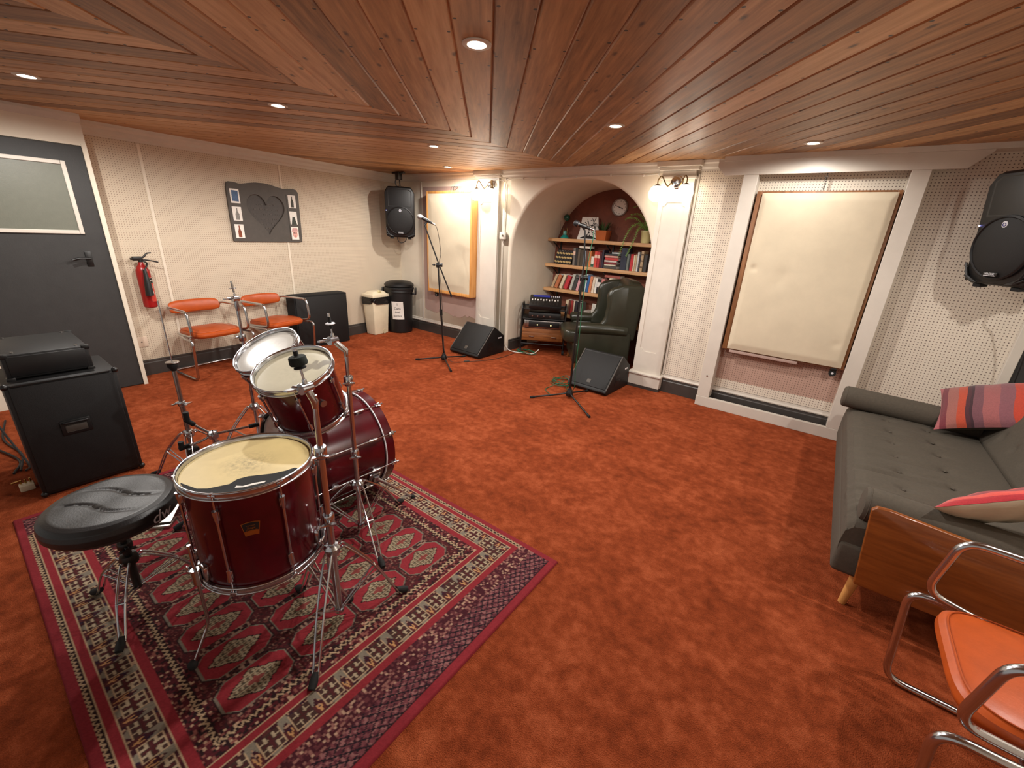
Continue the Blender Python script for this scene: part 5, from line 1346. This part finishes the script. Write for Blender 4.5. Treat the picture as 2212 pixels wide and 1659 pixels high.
# ------------------------------------------------------------------ green leather wing chair (local: x forward)
AO = V((-2.225, 4.70, 0)); AA = math.atan2(-.58, -.81)
t = thing('wing_armchair', 'old dark green leather wing armchair inside the arch', 'armchair', AO, AA)
g = G(); g.box((-.37, -.35, .10), (.29, .35, .34), .03, seg=4); part('base', g, M_greentx, t)
g = G(); g.superbox((.06, 0, .40), (.345, .285, .085), .32); part('seat_cushion', g, M_greentx, t)
g = G(); g.superbox((0, 0, .37), (.095, .30, .40), .38); g.xform(Matrix.Translation((-.25, 0, .31)) @ Matrix.Rotation(math.radians(-9), 4, 'Y')); part('backrest', g, M_greentx, t)
for s in (1, -1):
    y0, y1 = (.27, .365)
    FW = frame((0, 0, 0), (1, 0, 0), (0, 0, 1), (0, -1, 0))
    ol = [(-.40, .40), (.02, .46), (.03, .56), (-.035, .64), (-.05, .80), (-.035, .92), (-.08, .99), (-.20, 1.03), (-.42, 1.04), (-.45, .98)]
    g = G(); g.prism(ol, -s * y1 if s > 0 else y0, -s * y0 if s > 0 else y1, M=FW, bev=.035); part('wing', g, M_greentx, t)
    g = G(); g.box((-.36, min(s * .285, s * .375), .11), (.245, max(s * .285, s * .375), .50), .03, seg=4); ar = part('arm_panel', g, M_greentx, t)
    g = G(); g.tube([(-.30, s * .34, .515), (-.1, s * .34, .525), (.22, s * .34, .527), (.262, s * .34, .525), (.275, s * .34, .522)], [.062, .066, .068, .062, .03], 20); part('arm_roll', g, M_greentx, t)
    for x in (.24, -.32):
        g = G(); g.tube([(x, s * .30, .11), (x + (.02 if x > 0 else -.05), s * .31, .0)], [.026, .017], 12); part('leg', g, M_drawer, t)

# ------------------------------------------------------------------ book shelves in the alcove
SY0, SY1 = 5.20, 5.448
SL = ((1.475, 'top shelf board carrying the plants', 'top'), (1.137, 'second shelf board from the top, full of upright books', ''), (.802, 'third shelf board with leaning books, partly behind the armchair', ''), (.462, 'lowest shelf board mostly hidden behind the trolley and armchair', ''))
for z, lab, _ in SL:
    t = thing('shelf', lab, 'shelf', (-2.45, SY0, z - .042), 0, 'alcove book shelves')
    g = G(); g.box((-3.34, SY0, z - .042), (-1.56, SY1, z), .003); part('board', g, M_shelf, t, True)
    for x in (-3.25, -2.45, -1.68):
        g = G(); g.box((x - .01, SY0 + .02, z - .05), (x + .01, SY1, z - .042)); g.box((x - .01, SY1 - .012, z - .20), (x + .01, SY1, z - .042)); g.tube(smooth_path([(x, SY0 + .03, z - .05), (x, SY0 + .10, z - .085), (x, SY1 - .07, z - .13), (x, SY1 - .01, z - .19)], 5), .007, 8); part('bracket', g, M_blackmat, t, True)
# (bottom x0, x1, height, lean, depth, colour, label)
bookmats = {}
def bmat(c):
    if c not in bookmats: bookmats[c] = mat('book_cloth_%d' % len(bookmats), c, .6, var=.12, vscale=50)
    return bookmats[c]
def book(x0, x1, z0, h_, lean, dep, col, label, group, band=None, yf=None):
    yf = SY0 + .045 if yf is None else yf
    t = thing('book', label, 'book', ((x0 + x1) / 2, yf + dep / 2, z0), 0, group)
    a = math.atan2(lean, h_); M = Matrix.Translation((x0, 0, z0)) @ Matrix.Rotation(a, 4, 'Y'); wdt = (x1 - x0) * math.cos(a)
    up = wdt * math.sin(a)
    M = Matrix.Translation((x0, 0, z0 + up + .0006)) @ Matrix.Rotation(a, 4, 'Y'); Lh = math.hypot(h_, lean) - up
    g = G(); g.box((0, yf, 0), (wdt, yf + .006, Lh), .0015, M=M); g.box((0, yf, 0), (.0028, yf + dep, Lh), M=M); g.box((wdt - .0028, yf, 0), (wdt, yf + dep, Lh), M=M); part('cover', g, bmat(col), t, True, smooth=False)
    g = G(); g.box((.0029, yf + .004, .003), (wdt - .0029, yf + dep - .003, Lh - .004), M=M); part('pages', g, M_paper, t, True, smooth=False)
    if band:
        g = G()
        for f0, f1, c_ in band: g.box((.001, yf - .0006, Lh * f0), (wdt - .001, yf + .001, Lh * f1), M=M)
        part('spine_print', g, bmat(band[0][2]), t, True, smooth=False)
def flat(x0, x1, z0, th, dep, col, label, group, yf=None):
    yf = SY0 + .04 if yf is None else yf
    t = thing('book', label, 'book', ((x0 + x1) / 2, yf + dep / 2, z0), 0, group)
    g = G(); g.box((x0, yf, z0), (x1, yf + .004, z0 + th), .001); g.box((x0, yf, z0), (x1, yf + dep, z0 + .003)); g.box((x0, yf, z0 + th - .003), (x1, yf + dep, z0 + th - .0003)); part('cover', g, bmat(col), t, True, smooth=False)
    g = G(); g.box((x0 + .003, yf + .003, z0 + .003), (x1 - .003, yf + dep - .002, z0 + th - .003)); part('pages', g, M_paper, t, True, smooth=False)
GA, GB, GC = 'books on the upper book shelf', 'books on the middle book shelf', 'books on the lowest shelf'
gold = (186, 160, 104)
for k in range(6):
    book(-3.225 + k * .044, -3.225 + k * .044 + .041, 1.137, .185, .05, .16, (32, 26, 24), 'black volume with gold bands in the leaning matching set on the upper shelf', GA, [(.10, .22, gold), (.42, .54, gold), (.74, .86, gold)])
UA = [(-2.932, -2.897, .225, (110, 104, 96), 'tall grey book just right of the black and gold set'), (-2.895, -2.862, .225, (38, 36, 36), 'tall black book, second right of the black and gold set'), (-2.860, -2.824, .215, (92, 80, 66), 'brownish grey book, third right of the black and gold set'),
      (-2.822, -2.778, .205, (66, 56, 42), 'dark olive-brown book under the flat cream book on the upper shelf'), (-2.776, -2.738, .20, (140, 152, 164), 'pale blue-grey book behind the right microphone stand'), (-2.736, -2.702, .205, (96, 60, 42), 'brown book just right of the pale blue-grey one'),
      (-2.70, -2.657, .20, (196, 120, 66), 'orange-tan book left of the white one on the upper shelf'), (-2.655, -2.613, .135, (222, 218, 204), 'short white book with dark foot on the upper shelf'), (-2.611, -2.572, .20, (206, 70, 58), 'coral red book right of the short white one'), (-2.570, -2.534, .20, (170, 40, 44), 'crimson book right of the coral one'),
      (-2.532, -2.506, .195, (84, 30, 36), 'maroon book left of the dark purple one'), (-2.504, -2.478, .225, (46, 34, 50), 'tall dark purple book left of the stacked books'),
      (-2.243, -2.163, .265, (34, 40, 58), 'wide navy box-file sized book under the fern'), (-2.160, -2.130, .20, (104, 112, 106), 'grey-green book right of the navy one'), (-2.127, -2.116, .195, (60, 58, 58), 'very thin dark book left of the bright red one'), (-2.114, -2.076, .20, (188, 40, 46), 'bright red book under the fern on the right'), (-2.074, -2.056, .195, (220, 206, 176), 'thin cream book right of the bright red one'),
      (-2.054, -2.031, .20, (190, 166, 130), 'thin tan book, second right of the bright red one'), (-2.029, -2.006, .23, (200, 200, 196), 'tall pale grey book, third right of the bright red one'), (-2.004, -1.986, .20, (40, 44, 60), 'thin dark book left of the banded tan one'), (-1.984, -1.95, .245, (176, 150, 116), 'tall banded tan book, last upright book on the upper right'), (-1.94, -1.90, .21, (58, 54, 52), 'dark book at the far right of the upper shelf beside the arch')]
for x0, x1, h_, c, lab in UA:
    bd = None
    if 'short white' in lab: bd = [(.02, .3, (40, 84, 60))]
    if 'banded tan' in lab: bd = [(.2, .26, (90, 60, 40)), (.5, .56, (90, 60, 40)), (.8, .86, (90, 60, 40))]
    if 'coral' in lab or 'crimson' in lab or 'tall grey' in lab: bd = [(.6, .8, (226, 190, 170))]
    book(x0, x1, 1.137, h_, 0, .15, c, lab, GA, bd)
flat(-2.845, -2.69, 1.3635, .03, .14, (226, 214, 198), 'cream book lying flat on top of the upright books, upper shelf', GA)
z = 1.138
for th, c, x0, x1, lab in ((.036, (70, 68, 64), -2.465, -2.285, 'dark grey book at the bottom of the flat stack on the upper shelf'), (.018, (216, 206, 184), -2.46, -2.30, 'cream book second from the bottom of the flat stack'), (.026, (120, 30, 36), -2.465, -2.29, 'dark red book in the middle of the flat stack'),
                           (.024, (206, 190, 180), -2.462, -2.292, 'pale book above the dark red one in the flat stack'), (.032, (190, 58, 56), -2.455, -2.27, 'red book in the upper half of the flat stack'), (.026, (206, 150, 138), -2.465, -2.275, 'pink book near the top of the flat stack'), (.022, (44, 46, 50), -2.46, -2.26, 'black book near the top of the flat stack'), (.02, (190, 196, 196), -2.37, -2.255, 'small white-grey book on top of the flat stack')):
    flat(x0, x1, z, th, .15, c, lab, GA); z += th + .0004
LB = [(-3.245, -3.203, .195, .075, (176, 150, 118), 'tan leaning book, first from the left on the middle shelf'), (-3.19, -3.135, .20, .075, (176, 104, 66), 'orange-brown leaning book, second from the left on the middle shelf'), (-3.112, -3.064, .205, .075, (206, 190, 160), 'cream leaning book, third from the left on the middle shelf'), (-3.04, -2.982, .20, .07, (182, 44, 52), 'red leaning book, fourth from the left on the middle shelf'),
      (-2.948, -2.908, .22, .055, (176, 176, 166), 'pale grey leaning book right of the red one'), (-2.90, -2.848, .22, .05, (58, 58, 56), 'dark slate leaning book right of the pale grey one'), (-2.842, -2.802, .21, .045, (206, 150, 156), 'pink and white leaning book behind the right microphone stand'), (-2.796, -2.724, .22, .035, (30, 30, 34), 'thick black book behind the right microphone stand'),
      (-2.718, -2.697, .235, .025, (196, 206, 212), 'thin pale blue book right of the microphone stand'), (-2.692, -2.656, .225, .025, (42, 92, 150), 'blue book on the middle shelf'), (-2.652, -2.613, .215, .02, (206, 128, 88), 'orange book right of the blue one'), (-2.608, -2.572, .21, .02, (220, 206, 184), 'cream book, second right of the blue one'), (-2.568, -2.536, .20, .015, (226, 222, 214), 'white book left of the black one on the middle shelf'),
      (-2.532, -2.478, .19, .008, (34, 32, 32), 'black book with white label left of the armchair back'), (-2.470, -2.425, .20, .0, (204, 130, 124), 'pink book just left of the armchair back')]
for x0, x1, h_, ln, c, lab in LB:
    book(x0, x1, .802, h_, ln, .15, c, lab, GB, [(.45, .8, (228, 224, 216))] if 'label' in lab else None)
z = .803
for th, c, x0, x1, lab in ((.10, (70, 56, 48), -2.41, -2.17, 'thick dark book under the flat cream books behind the armchair'), (.055, (60, 50, 46), -2.40, -2.16, 'dark book lying under the two cream books behind the armchair'), (.035, (214, 200, 176), -2.37, -2.15, 'lower cream book lying flat behind the armchair'), (.03, (222, 212, 190), -2.36, -2.17, 'upper cream book lying flat behind the armchair'), (.034, (158, 84, 72), -2.43, -2.215, 'reddish book lying on top of the pile behind the armchair')):
    flat(x0, x1, z, th, .15, c, lab, GB); z += th + .0004
LC = [(-2.99, -2.945, .20, .02, (206, 186, 156), 'cream book, leftmost on the lowest shelf beside the mixer'), (-2.94, -2.905, .20, .015, (96, 52, 38), 'brown book second on the lowest shelf'), (-2.90, -2.862, .20, .01, (150, 46, 40), 'dark red book on the lowest shelf'), (-2.858, -2.838, .20, .01, (214, 196, 170), 'thin cream book on the lowest shelf'), (-2.834, -2.79, .20, .01, (44, 40, 46), 'black book on the lowest shelf behind the microphone stand'), (-2.77, -2.73, .19, .0, (120, 118, 110), 'grey book on the lowest shelf right of the black one')]
for x0, x1, h_, ln, c, lab in LC: book(x0, x1, .462, h_, ln, .15, c, lab, GC)
flat(-2.69, -2.585, .4625, .05, .14, (214, 204, 190), 'pale book lying on the lowest shelf left of the white frame', GC); flat(-2.68, -2.59, .513, .04, .13, (200, 186, 176), 'pale book on top of the other flat one, lowest shelf', GC)
t = thing('picture_frame', 'small pale framed picture standing on the lowest shelf', 'picture frame', (-2.525, 5.26, .4625))
FP = frame((-2.525, 5.25, .463), (1, 0, 0), (0, .2, .98), (0, -.98, .2))
g = G(); g.box((-.06, 0, -.012), (.06, .20, .0), .004, M=FP); part('frame', g, M_white, t, True); g = G(); g.box((-.042, .02, 0), (.042, .18, .002), M=FP); part('picture', g, mat('pale_print', (196, 190, 180), .6, var=.25, vscale=50), t, True)

# things on the top shelf and on the alcove wall
ts = 1.475
t = thing('wall_clock', 'round white wall clock high on the dark alcove wall', 'clock', (-2.43, 5.45, 1.79))
FC = frame((-2.43, 5.451, 1.885), (1, 0, 0), (0, 0, 1), (0, -1, 0))
g = G(); g.lathe([(.107, 0), (.107, .022), (.100, .03), (.093, .026), (.092, .012)], M=FC, seg=48); part('rim', g, mat('clock_rim_grey', (150, 142, 136), .4, .3), t, True)
g = G(); g.lathe([(.094, .010), (.0001, .011)], M=FC, seg=48); fc = part('dial', g, M_paper, t, True)
g = G()
for k in range(12):
    a = PI / 2 - k * PI / 6; g.text(str(12 if k == 0 else k), .026, FC @ Matrix.Translation((.074 * math.cos(a), .074 * math.sin(a), .012)), .0003)
part('numerals', g, M_ink, fc, True, smooth=False)
for nm, a, l, w_ in (('hour_hand', math.radians(-20), .045, .005), ('minute_hand', math.radians(160), .068, .0035)):
    g = G(); g.box((-.012, -w_, .0135), (l, w_, .0150), M=FC @ rotz(a)); part(nm, g, M_ink, fc, True, smooth=False)
t = thing('ornament', 'small teal glazed ornament at the left end of the top shelf', 'ornament', (-3.12, 5.30, ts))
g = G(); g.lathe([(.0001, 0), (.058, .001), (.060, .012), (.045, .026), (.036, .04), (.026, .046), (.0001, .048)], M=Matrix.Translation((-3.12, 5.30, ts)), seg=28); part('base', g, M_teal, t, True)
g = G(); g.lathe([(.020, .045), (.026, .06), (.024, .085), (.014, .10), (.0001, .104)], M=Matrix.Translation((-3.12, 5.30, ts)), seg=24); part('dome', g, mat('clear_green_glaze', (90, 150, 140), .2), t, True)
g = G(); g.tube([(-3.15, 5.30, ts + .05), (-3.15, 5.30, ts + .13), (-3.09, 5.30, ts + .13), (-3.09, 5.30, ts + .05)], .003, 6); part('wire_frame', g, M_dbrass, t, True)
t = thing('glass_bauble', 'dark green glass ball hanging on strings in the alcove', 'ornament', (-3.11, 5.30, 1.70))
g = G(); g.sphere((-3.11, 5.30, 1.742), .042, seg=24, rings=14); part('ball', g, M_gglass, t, True)
g = G(); g.tube([(-3.11, 5.30, 1.78), (-3.11, 5.30, 1.812)], .0015, 6); g.tube([(-3.11, 5.30, 1.70), (-3.105, 5.30, 1.60)], .0015, 6)
for k in range(2): g.tube([(-3.20 + k * .05, 5.30, 1.70 + k * .06), (-3.20 + k * .05, 5.30, 1.477)], .0012, 6)
part('string', g, M_cable, t, True)
t = thing('art_print', 'white print with black plant silhouettes leaning on the top shelf', 'print', (-2.78, 5.34, ts))
FA = frame((-2.79, 5.345, ts + .001), (1, 0, 0), (0, .16, .987), (0, -.987, .16))
ol = [(-.165, 0), (.165, 0), (.135, .13), (.10, .285), (-.135, .285), (-.14, .12)]
g = G(); g.prism(ol, -.004, 0, M=FA); sh = part('sheet', g, M_paper, t, True, smooth=False)
g = G(); rr = random.Random(12)
for k in range(22):
    x = -.08 + rr.random() * .19; y = .05 + rr.random() * .2
    if abs(x) < .13 - y * .1: g.prism([(x + (.006 + .012 * rr.random()) * math.cos(a + k), y + .007 * math.sin(a + k) + .004 * rr.random()) for a in [2 * PI * i / 9 for i in range(9)]], .0, .0007, M=FA)
for a, b_, c_ in (((.06, .06), (.03, .15), (.07, .28)), ((.11, .05), (.08, .16), (.02, .27)), ((-.02, .05), (.0, .14), (-.05, .26))):
    g.tube(smooth_path([FA @ V((*q, .0005)) for q in (a, b_, c_)], 5), .004, 5)
g.prism([(-.12 + .24 * i / 14, .022 + .03 * math.sin(PI * i / 14)) for i in range(15)] + [(.12, .012), (-.12, .012)], 0, .0007, M=FA)
part('silhouettes', g, M_ink, sh, True, smooth=False)
t = thing('potted_succulent', 'spiky succulent in a square terracotta pot on the top shelf', 'potted plant', (-2.55, 5.30, ts))
g = G(); b = bmesh.new(); bmesh.ops.create_cube(b, size=1.0)
for v in b.verts: k = .066 if v.co.z < 0 else .078; v.co = V((-2.55 + math.copysign(k, v.co.x), 5.30 + math.copysign(k, v.co.y), ts + (0 if v.co.z < 0 else .125)))
bmesh.ops.bevel(b, geom=list(b.edges), offset=.006, segments=2, profile=.5, affect='EDGES'); g.bm(b); part('pot', g, M_terra, t, True)
def blade(g, base, dirv, L_, wdt, droop=.0, n=8):
    d = V(dirv).normalized(); side = V((0, 0, 1)).cross(d)
    if side.length < .05: side = V((1, 0, 0))
    side.normalize(); vs = []; p = V(base)
    for i in range(n + 1):
        s = i / n; w_ = wdt * (1 - s) ** .7 * (.6 + .4 * min(1, s * 4)); q = V(base) + d * L_ * s + V((0, 0, -droop * s * s))
        up = side.cross(d) * w_ * .25
        vs += [q - side * w_ + up, q, q + side * w_ + up]
    fs = []
    for i in range(n):
        for k in range(2): fs.append((i * 3 + k, i * 3 + k + 1, i * 3 + k + 4, i * 3 + k + 3))
    g.add(vs, fs)
rr = random.Random(21); g = G()
for k in range(20):
    a = rr.random() * 2 * PI; e = .5 + rr.random() * 1.0; blade(g, (-2.55 + .03 * math.cos(a), 5.30 + .03 * math.sin(a), ts + .115), (math.cos(a), math.sin(a) * .8, e * 1.6), .10 + .06 * rr.random(), .013, .01)
part('leaves', g, M_leafd, t, True)
t = thing('potted_fern', 'fern with long trailing fronds in a pale pot at the right of the top shelf', 'potted plant', (-1.985, 5.31, ts))
px, py = -1.985, 5.31
g = G(); g.lathe([(.0001, 0), (.05, 0), (.056, .02), (.062, .125), (.066, .13), (.064, .145), (.056, .145), (.055, .12)], M=Matrix.Translation((px, py, ts)), seg=32); part('pot', g, mat('pale_yellow_glaze', (206, 196, 140), .4), t, True)
def frond(g, pts, wd_, n=26):
    P = smooth_path(pts, 12); m = len(P); g.tube(P, [.0035 * (1 - i / m) + .001 for i in range(m)], 5)
    for i in range(2, m - 1, 2):
        s = i / m; d = (P[min(i + 1, m - 1)] - P[i - 1]).normalized(); sd = d.cross(V((0, -1, .25))).normalized()
        L_ = wd_ * .85 * (1 - s * .55) * min(1, s * 6 + .25)
        for k in (-1, 1):
            q = P[i]; e = q + sd * k * L_ + d * L_ * .35 + V((0, -.006, -.006)); h_ = d * .0042
            g.add([q - h_, q + h_, e + h_ * .3 + V((0, -.002, 0)), e - h_ * .3], [(0, 1, 2, 3)])
tp = ts + .13
for pts, w_ in (([(px, py, tp), (px - .06, py - .03, tp + .09), (px - .15, py - .09, tp + .06), (px - .20, py - .13, tp - .05), (px - .235, py - .14, tp - .19), (px - .27, py - .145, tp - .33)], .034),
                ([(px, py, tp), (px - .03, py - .05, tp + .06), (px - .07, py - .11, tp + .02), (px - .09, py - .135, tp - .09), (px - .13, py - .14, tp - .21), (px - .165, py - .14, tp - .30)], .032),
                ([(px, py, tp), (px - .04, py, tp + .13), (px - .12, py - .02, tp + .20), (px - .23, py - .03, tp + .19)], .028), ([(px, py, tp), (px - .02, py - .02, tp + .14), (px + .01, py - .03, tp + .24), (px - .08, py - .04, tp + .30), (px - .2, py - .05, tp + .27)], .026),
                ([(px, py, tp), (px + .05, py - .04, tp + .07), (px + .13, py - .07, tp + .09), (px + .2, py - .08, tp + .02)], .028), ([(px, py, tp), (px + .02, py - .03, tp + .10), (px + .06, py - .04, tp + .2), (px + .15, py - .03, tp + .24)], .026), ([(px, py, tp), (px - .1, py - .05, tp + .13), (px - .2, py - .07, tp + .16), (px - .27, py - .08, tp + .13)], .024)):
    g = G(); frond(g, pts, w_); part('frond', g, M_leaf, t, True)

# ------------------------------------------------------------------ sofa and cushions
SX0, SX1, SYa, SYb = .285, .97, 2.085, 3.84
t = thing('sofa', 'grey wool sofa with wooden end panels along the right wall', 'sofa', (.75, 2.96, 0))
g = G(); g.box((.2835, 2.076, .185), (1.16, 3.85, .345), .022, seg=3); part('base', g, M_grey_up, t, True)
TU = [(x, 2.35 + .212 * k + (.0 if x < .6 else -.02)) for x in (.505, .705) for k in range(7)]
rr = random.Random(31); wr = [(rr.uniform(2.1, 3.8), rr.uniform(.25, .45), rr.uniform(.004, .009), rr.uniform(.010, .022), rr.random() * 6) for _ in range(26)]
def seat_top(u, v):
    # upholstered slab wrapped round the front edge: v runs from the underside of the front edge to the back
    y = SYa + (SYb - SYa) * u
    prof = [(SX0 + .03, .29), (SX0 + .004, .31), (SX0, .36), (SX0 + .006, .42), (SX0 + .03, .452), (SX0 + .075, .463), (SX0 + .3, .466), (SX0 + .5, .46), (SX1 + .02, .452)]
    k = v * (len(prof) - 1); i = min(int(k), len(prof) - 2); f = k - i
    x = prof[i][0] * (1 - f) + prof[i + 1][0] * f; z = prof[i][1] * (1 - f) + prof[i + 1][1] * f
    e = min(u, 1 - u) * (SYb - SYa)
    if e < .03: z -= (.03 - e) ** 2 / .03 * .9
    if z > .40:
        for tx, ty in TU: z -= .016 * math.exp(-(((x - tx) / .022) ** 2 + ((y - ty) / .026) ** 2)) + .006 * math.exp(-(((x - tx) / .075) ** 2 + ((y - ty) / .055) ** 2))
        for wy, wl, wa, ww, ph in wr:
            dd = y - wy + .03 * math.sin((x - SX0) * 5 + ph) - (x - SX0) * .06; z -= wa * math.exp(-(dd / ww) ** 2) * max(0, 1 - ((x - SX0 - .2) / wl) ** 2)
    return (x, y, z)
g = G(); g.grid(seat_top, 190, 110); 
for yy in (0, 1):
    q = [seat_top(yy, k / 40) for k in range(41)] + [(SX1 + .02, SYa + (SYb - SYa) * yy, .29)]
    g.add(q, [tuple(range(len(q)))])
sc_ = part('seat_cushion', g, M_grey_up, t, True)
g = G()
for tx, ty in TU:
    g = G(); g.sphere((tx, ty, .449), (.009, .009, .005), seg=10, rings=6); part('button', g, M_grey_up, sc_, True)

def back_fn(u, v):
    y = SYa + (SYb - SYa) * u; prof = [(.955, .43), (.945, .47), (1.0, .62), (1.06, .78), (1.085, .825), (1.12, .845), (1.165, .835), (1.19, .79), (1.20, .25)]
    k = v * (len(prof) - 1); i = min(int(k), len(prof) - 2); f = k - i
    x = prof[i][0] * (1 - f) + prof[i + 1][0] * f; z = prof[i][1] * (1 - f) + prof[i + 1][1] * f
    if v < .5:
        for kk in range(8):
            for zz in (.56, .70): x += .012 * math.exp(-(((y - 2.27 - kk * .2) / .025) ** 2 + ((z - zz) / .025) ** 2))
    return (x, y, z)
g = G(); g.grid(back_fn, 150, 80); g.box((1.0, SYa, .25), (1.19, SYa + .01, .75)); g.box((1.0, SYb - .01, .25), (1.19, SYb, .75)); part('backrest', g, M_grey_up, t, True)
for y0 in (2.04, 3.855):
    FPn = frame((0, y0 + .026, 0), (1, 0, 0), (0, 0, 1), (0, -1, 0))
    dx = 0 if y0 < 3 else .055
    ol = [(.372 + dx, .185), (.338 + dx, .545), (.352 + dx, .562), (.39 + dx, .565), (1.16, .495), (1.175, .48), (1.15, .19)]
    g = G(); g.prism(ol, 0, .026, M=FPn, bev=.005); part('end_panel', g, M_teak, t, True)
for y0, x0, x1, z0 in ((2.155, .315, .97, .512), (3.745, .235, .95, .532)):
    g = G(); g.tube([(x0, y0, z0), (x0 + .006, y0, z0), (x0 + .02, y0, z0), (x0 + .04, y0, z0), (x1, y0, z0 - .02)], [.052, .068, .074, .0745, .0745], 28); bo = part('bolster', g, M_grey_up, t, True)
    g = G(); g.torus(.073, .0022, M=frame((x0 + .02, y0, z0), (0, 1, 0), (0, 0, 1), (1, 0, 0)), seg=36, rs=6); part('seam', g, M_grey_up, bo, True)
for x, y in ((.40, 2.16), (.40, 3.76), (1.10, 2.16), (1.10, 3.76)):
    sx = -.022 if x < .7 else .03; sy = -.018 if y < 3 else .018
    g = G(); g.tube([(x, y, .205), (x + sx, y + sy, .0)], [.024, .015], 14); part('leg', g, M_legwood, t, True)
def pillow(name, label, c, ax, ay, hx, hy, hz, m, m2):
    ax = V(ax).normalized(); ay = (V(ay) - ax * V(ay).dot(ax)).normalized(); az = ax.cross(ay)
    R = frame((0, 0, 0), ax, ay, az)
    t = thing(name, label, 'cushion', c, R, 'striped cushions on the sofa')
    for s, mm, nm in ((1, m, 'front_cover'), (-1, m2, 'back_cover')):
        def fn(u, v):
            x, y = 2 * u - 1, 2 * v - 1
            f = max(0, (1 - abs(x) ** 2.4)) ** .55 * max(0, (1 - abs(y) ** 2.4)) ** .55
            pin = 1 - .07 * (1 - abs(y) ** 2) * abs(x); piny = 1 - .07 * (1 - abs(x) ** 2) * abs(y)
            w_ = .003 * math.sin(x * 11 + y * 5) * f
            return (x * hx * pin, y * hy * piny, s * (hz * f + w_) + s * .0005)
        g = G(); g.grid(fn, 44, 44); part(nm, g, mm, t)
pillow('cushion', 'mauve and orange striped cushion leaning in the far corner of the sofa', (.937, 3.693, .668), (.876, -.268, .402), (.055, .882, .468), .235, .20, .08, M_cush1, M_grey_up)
pillow('cushion', 'red striped cushion lying on the near end of the sofa', (.735, 2.265, .632), (.834, 0, .552), (.295, .846, -.444), .20, .20, .055, M_cush2, M_fabric)

# ------------------------------------------------------------------ camera, world, view
cam = bpy.data.cameras.new('camera'); co = bpy.data.objects.new('camera', cam); C.objects.link(co)
cam.sensor_width = 36; cam.sensor_fit = 'HORIZONTAL'; cam.lens = 14.75; cam.clip_start = .02
cx_, cy_, cz_ = (.7948, .6048, .0501), (-.2446, .2436, .9385), (.5554, -.7582, .3415)
co.matrix_world = frame((0, 0, 1.53), cx_, cy_, cz_)
bpy.context.scene.camera = co
w = bpy.data.worlds.new('world'); bpy.context.scene.world = w; w.use_nodes = True
w.node_tree.nodes['Background'].inputs[0].default_value = (1, .93, .85, 1); w.node_tree.nodes['Background'].inputs[1].default_value = 0.3  # fill light added, entering by the open side behind the camera
vs_ = bpy.context.scene.view_settings
vs_.view_transform = 'Standard'; vs_.look = 'None'; vs_.gamma = 1.0; vs_.use_curve_mapping = False; vs_.exposure = 0.4
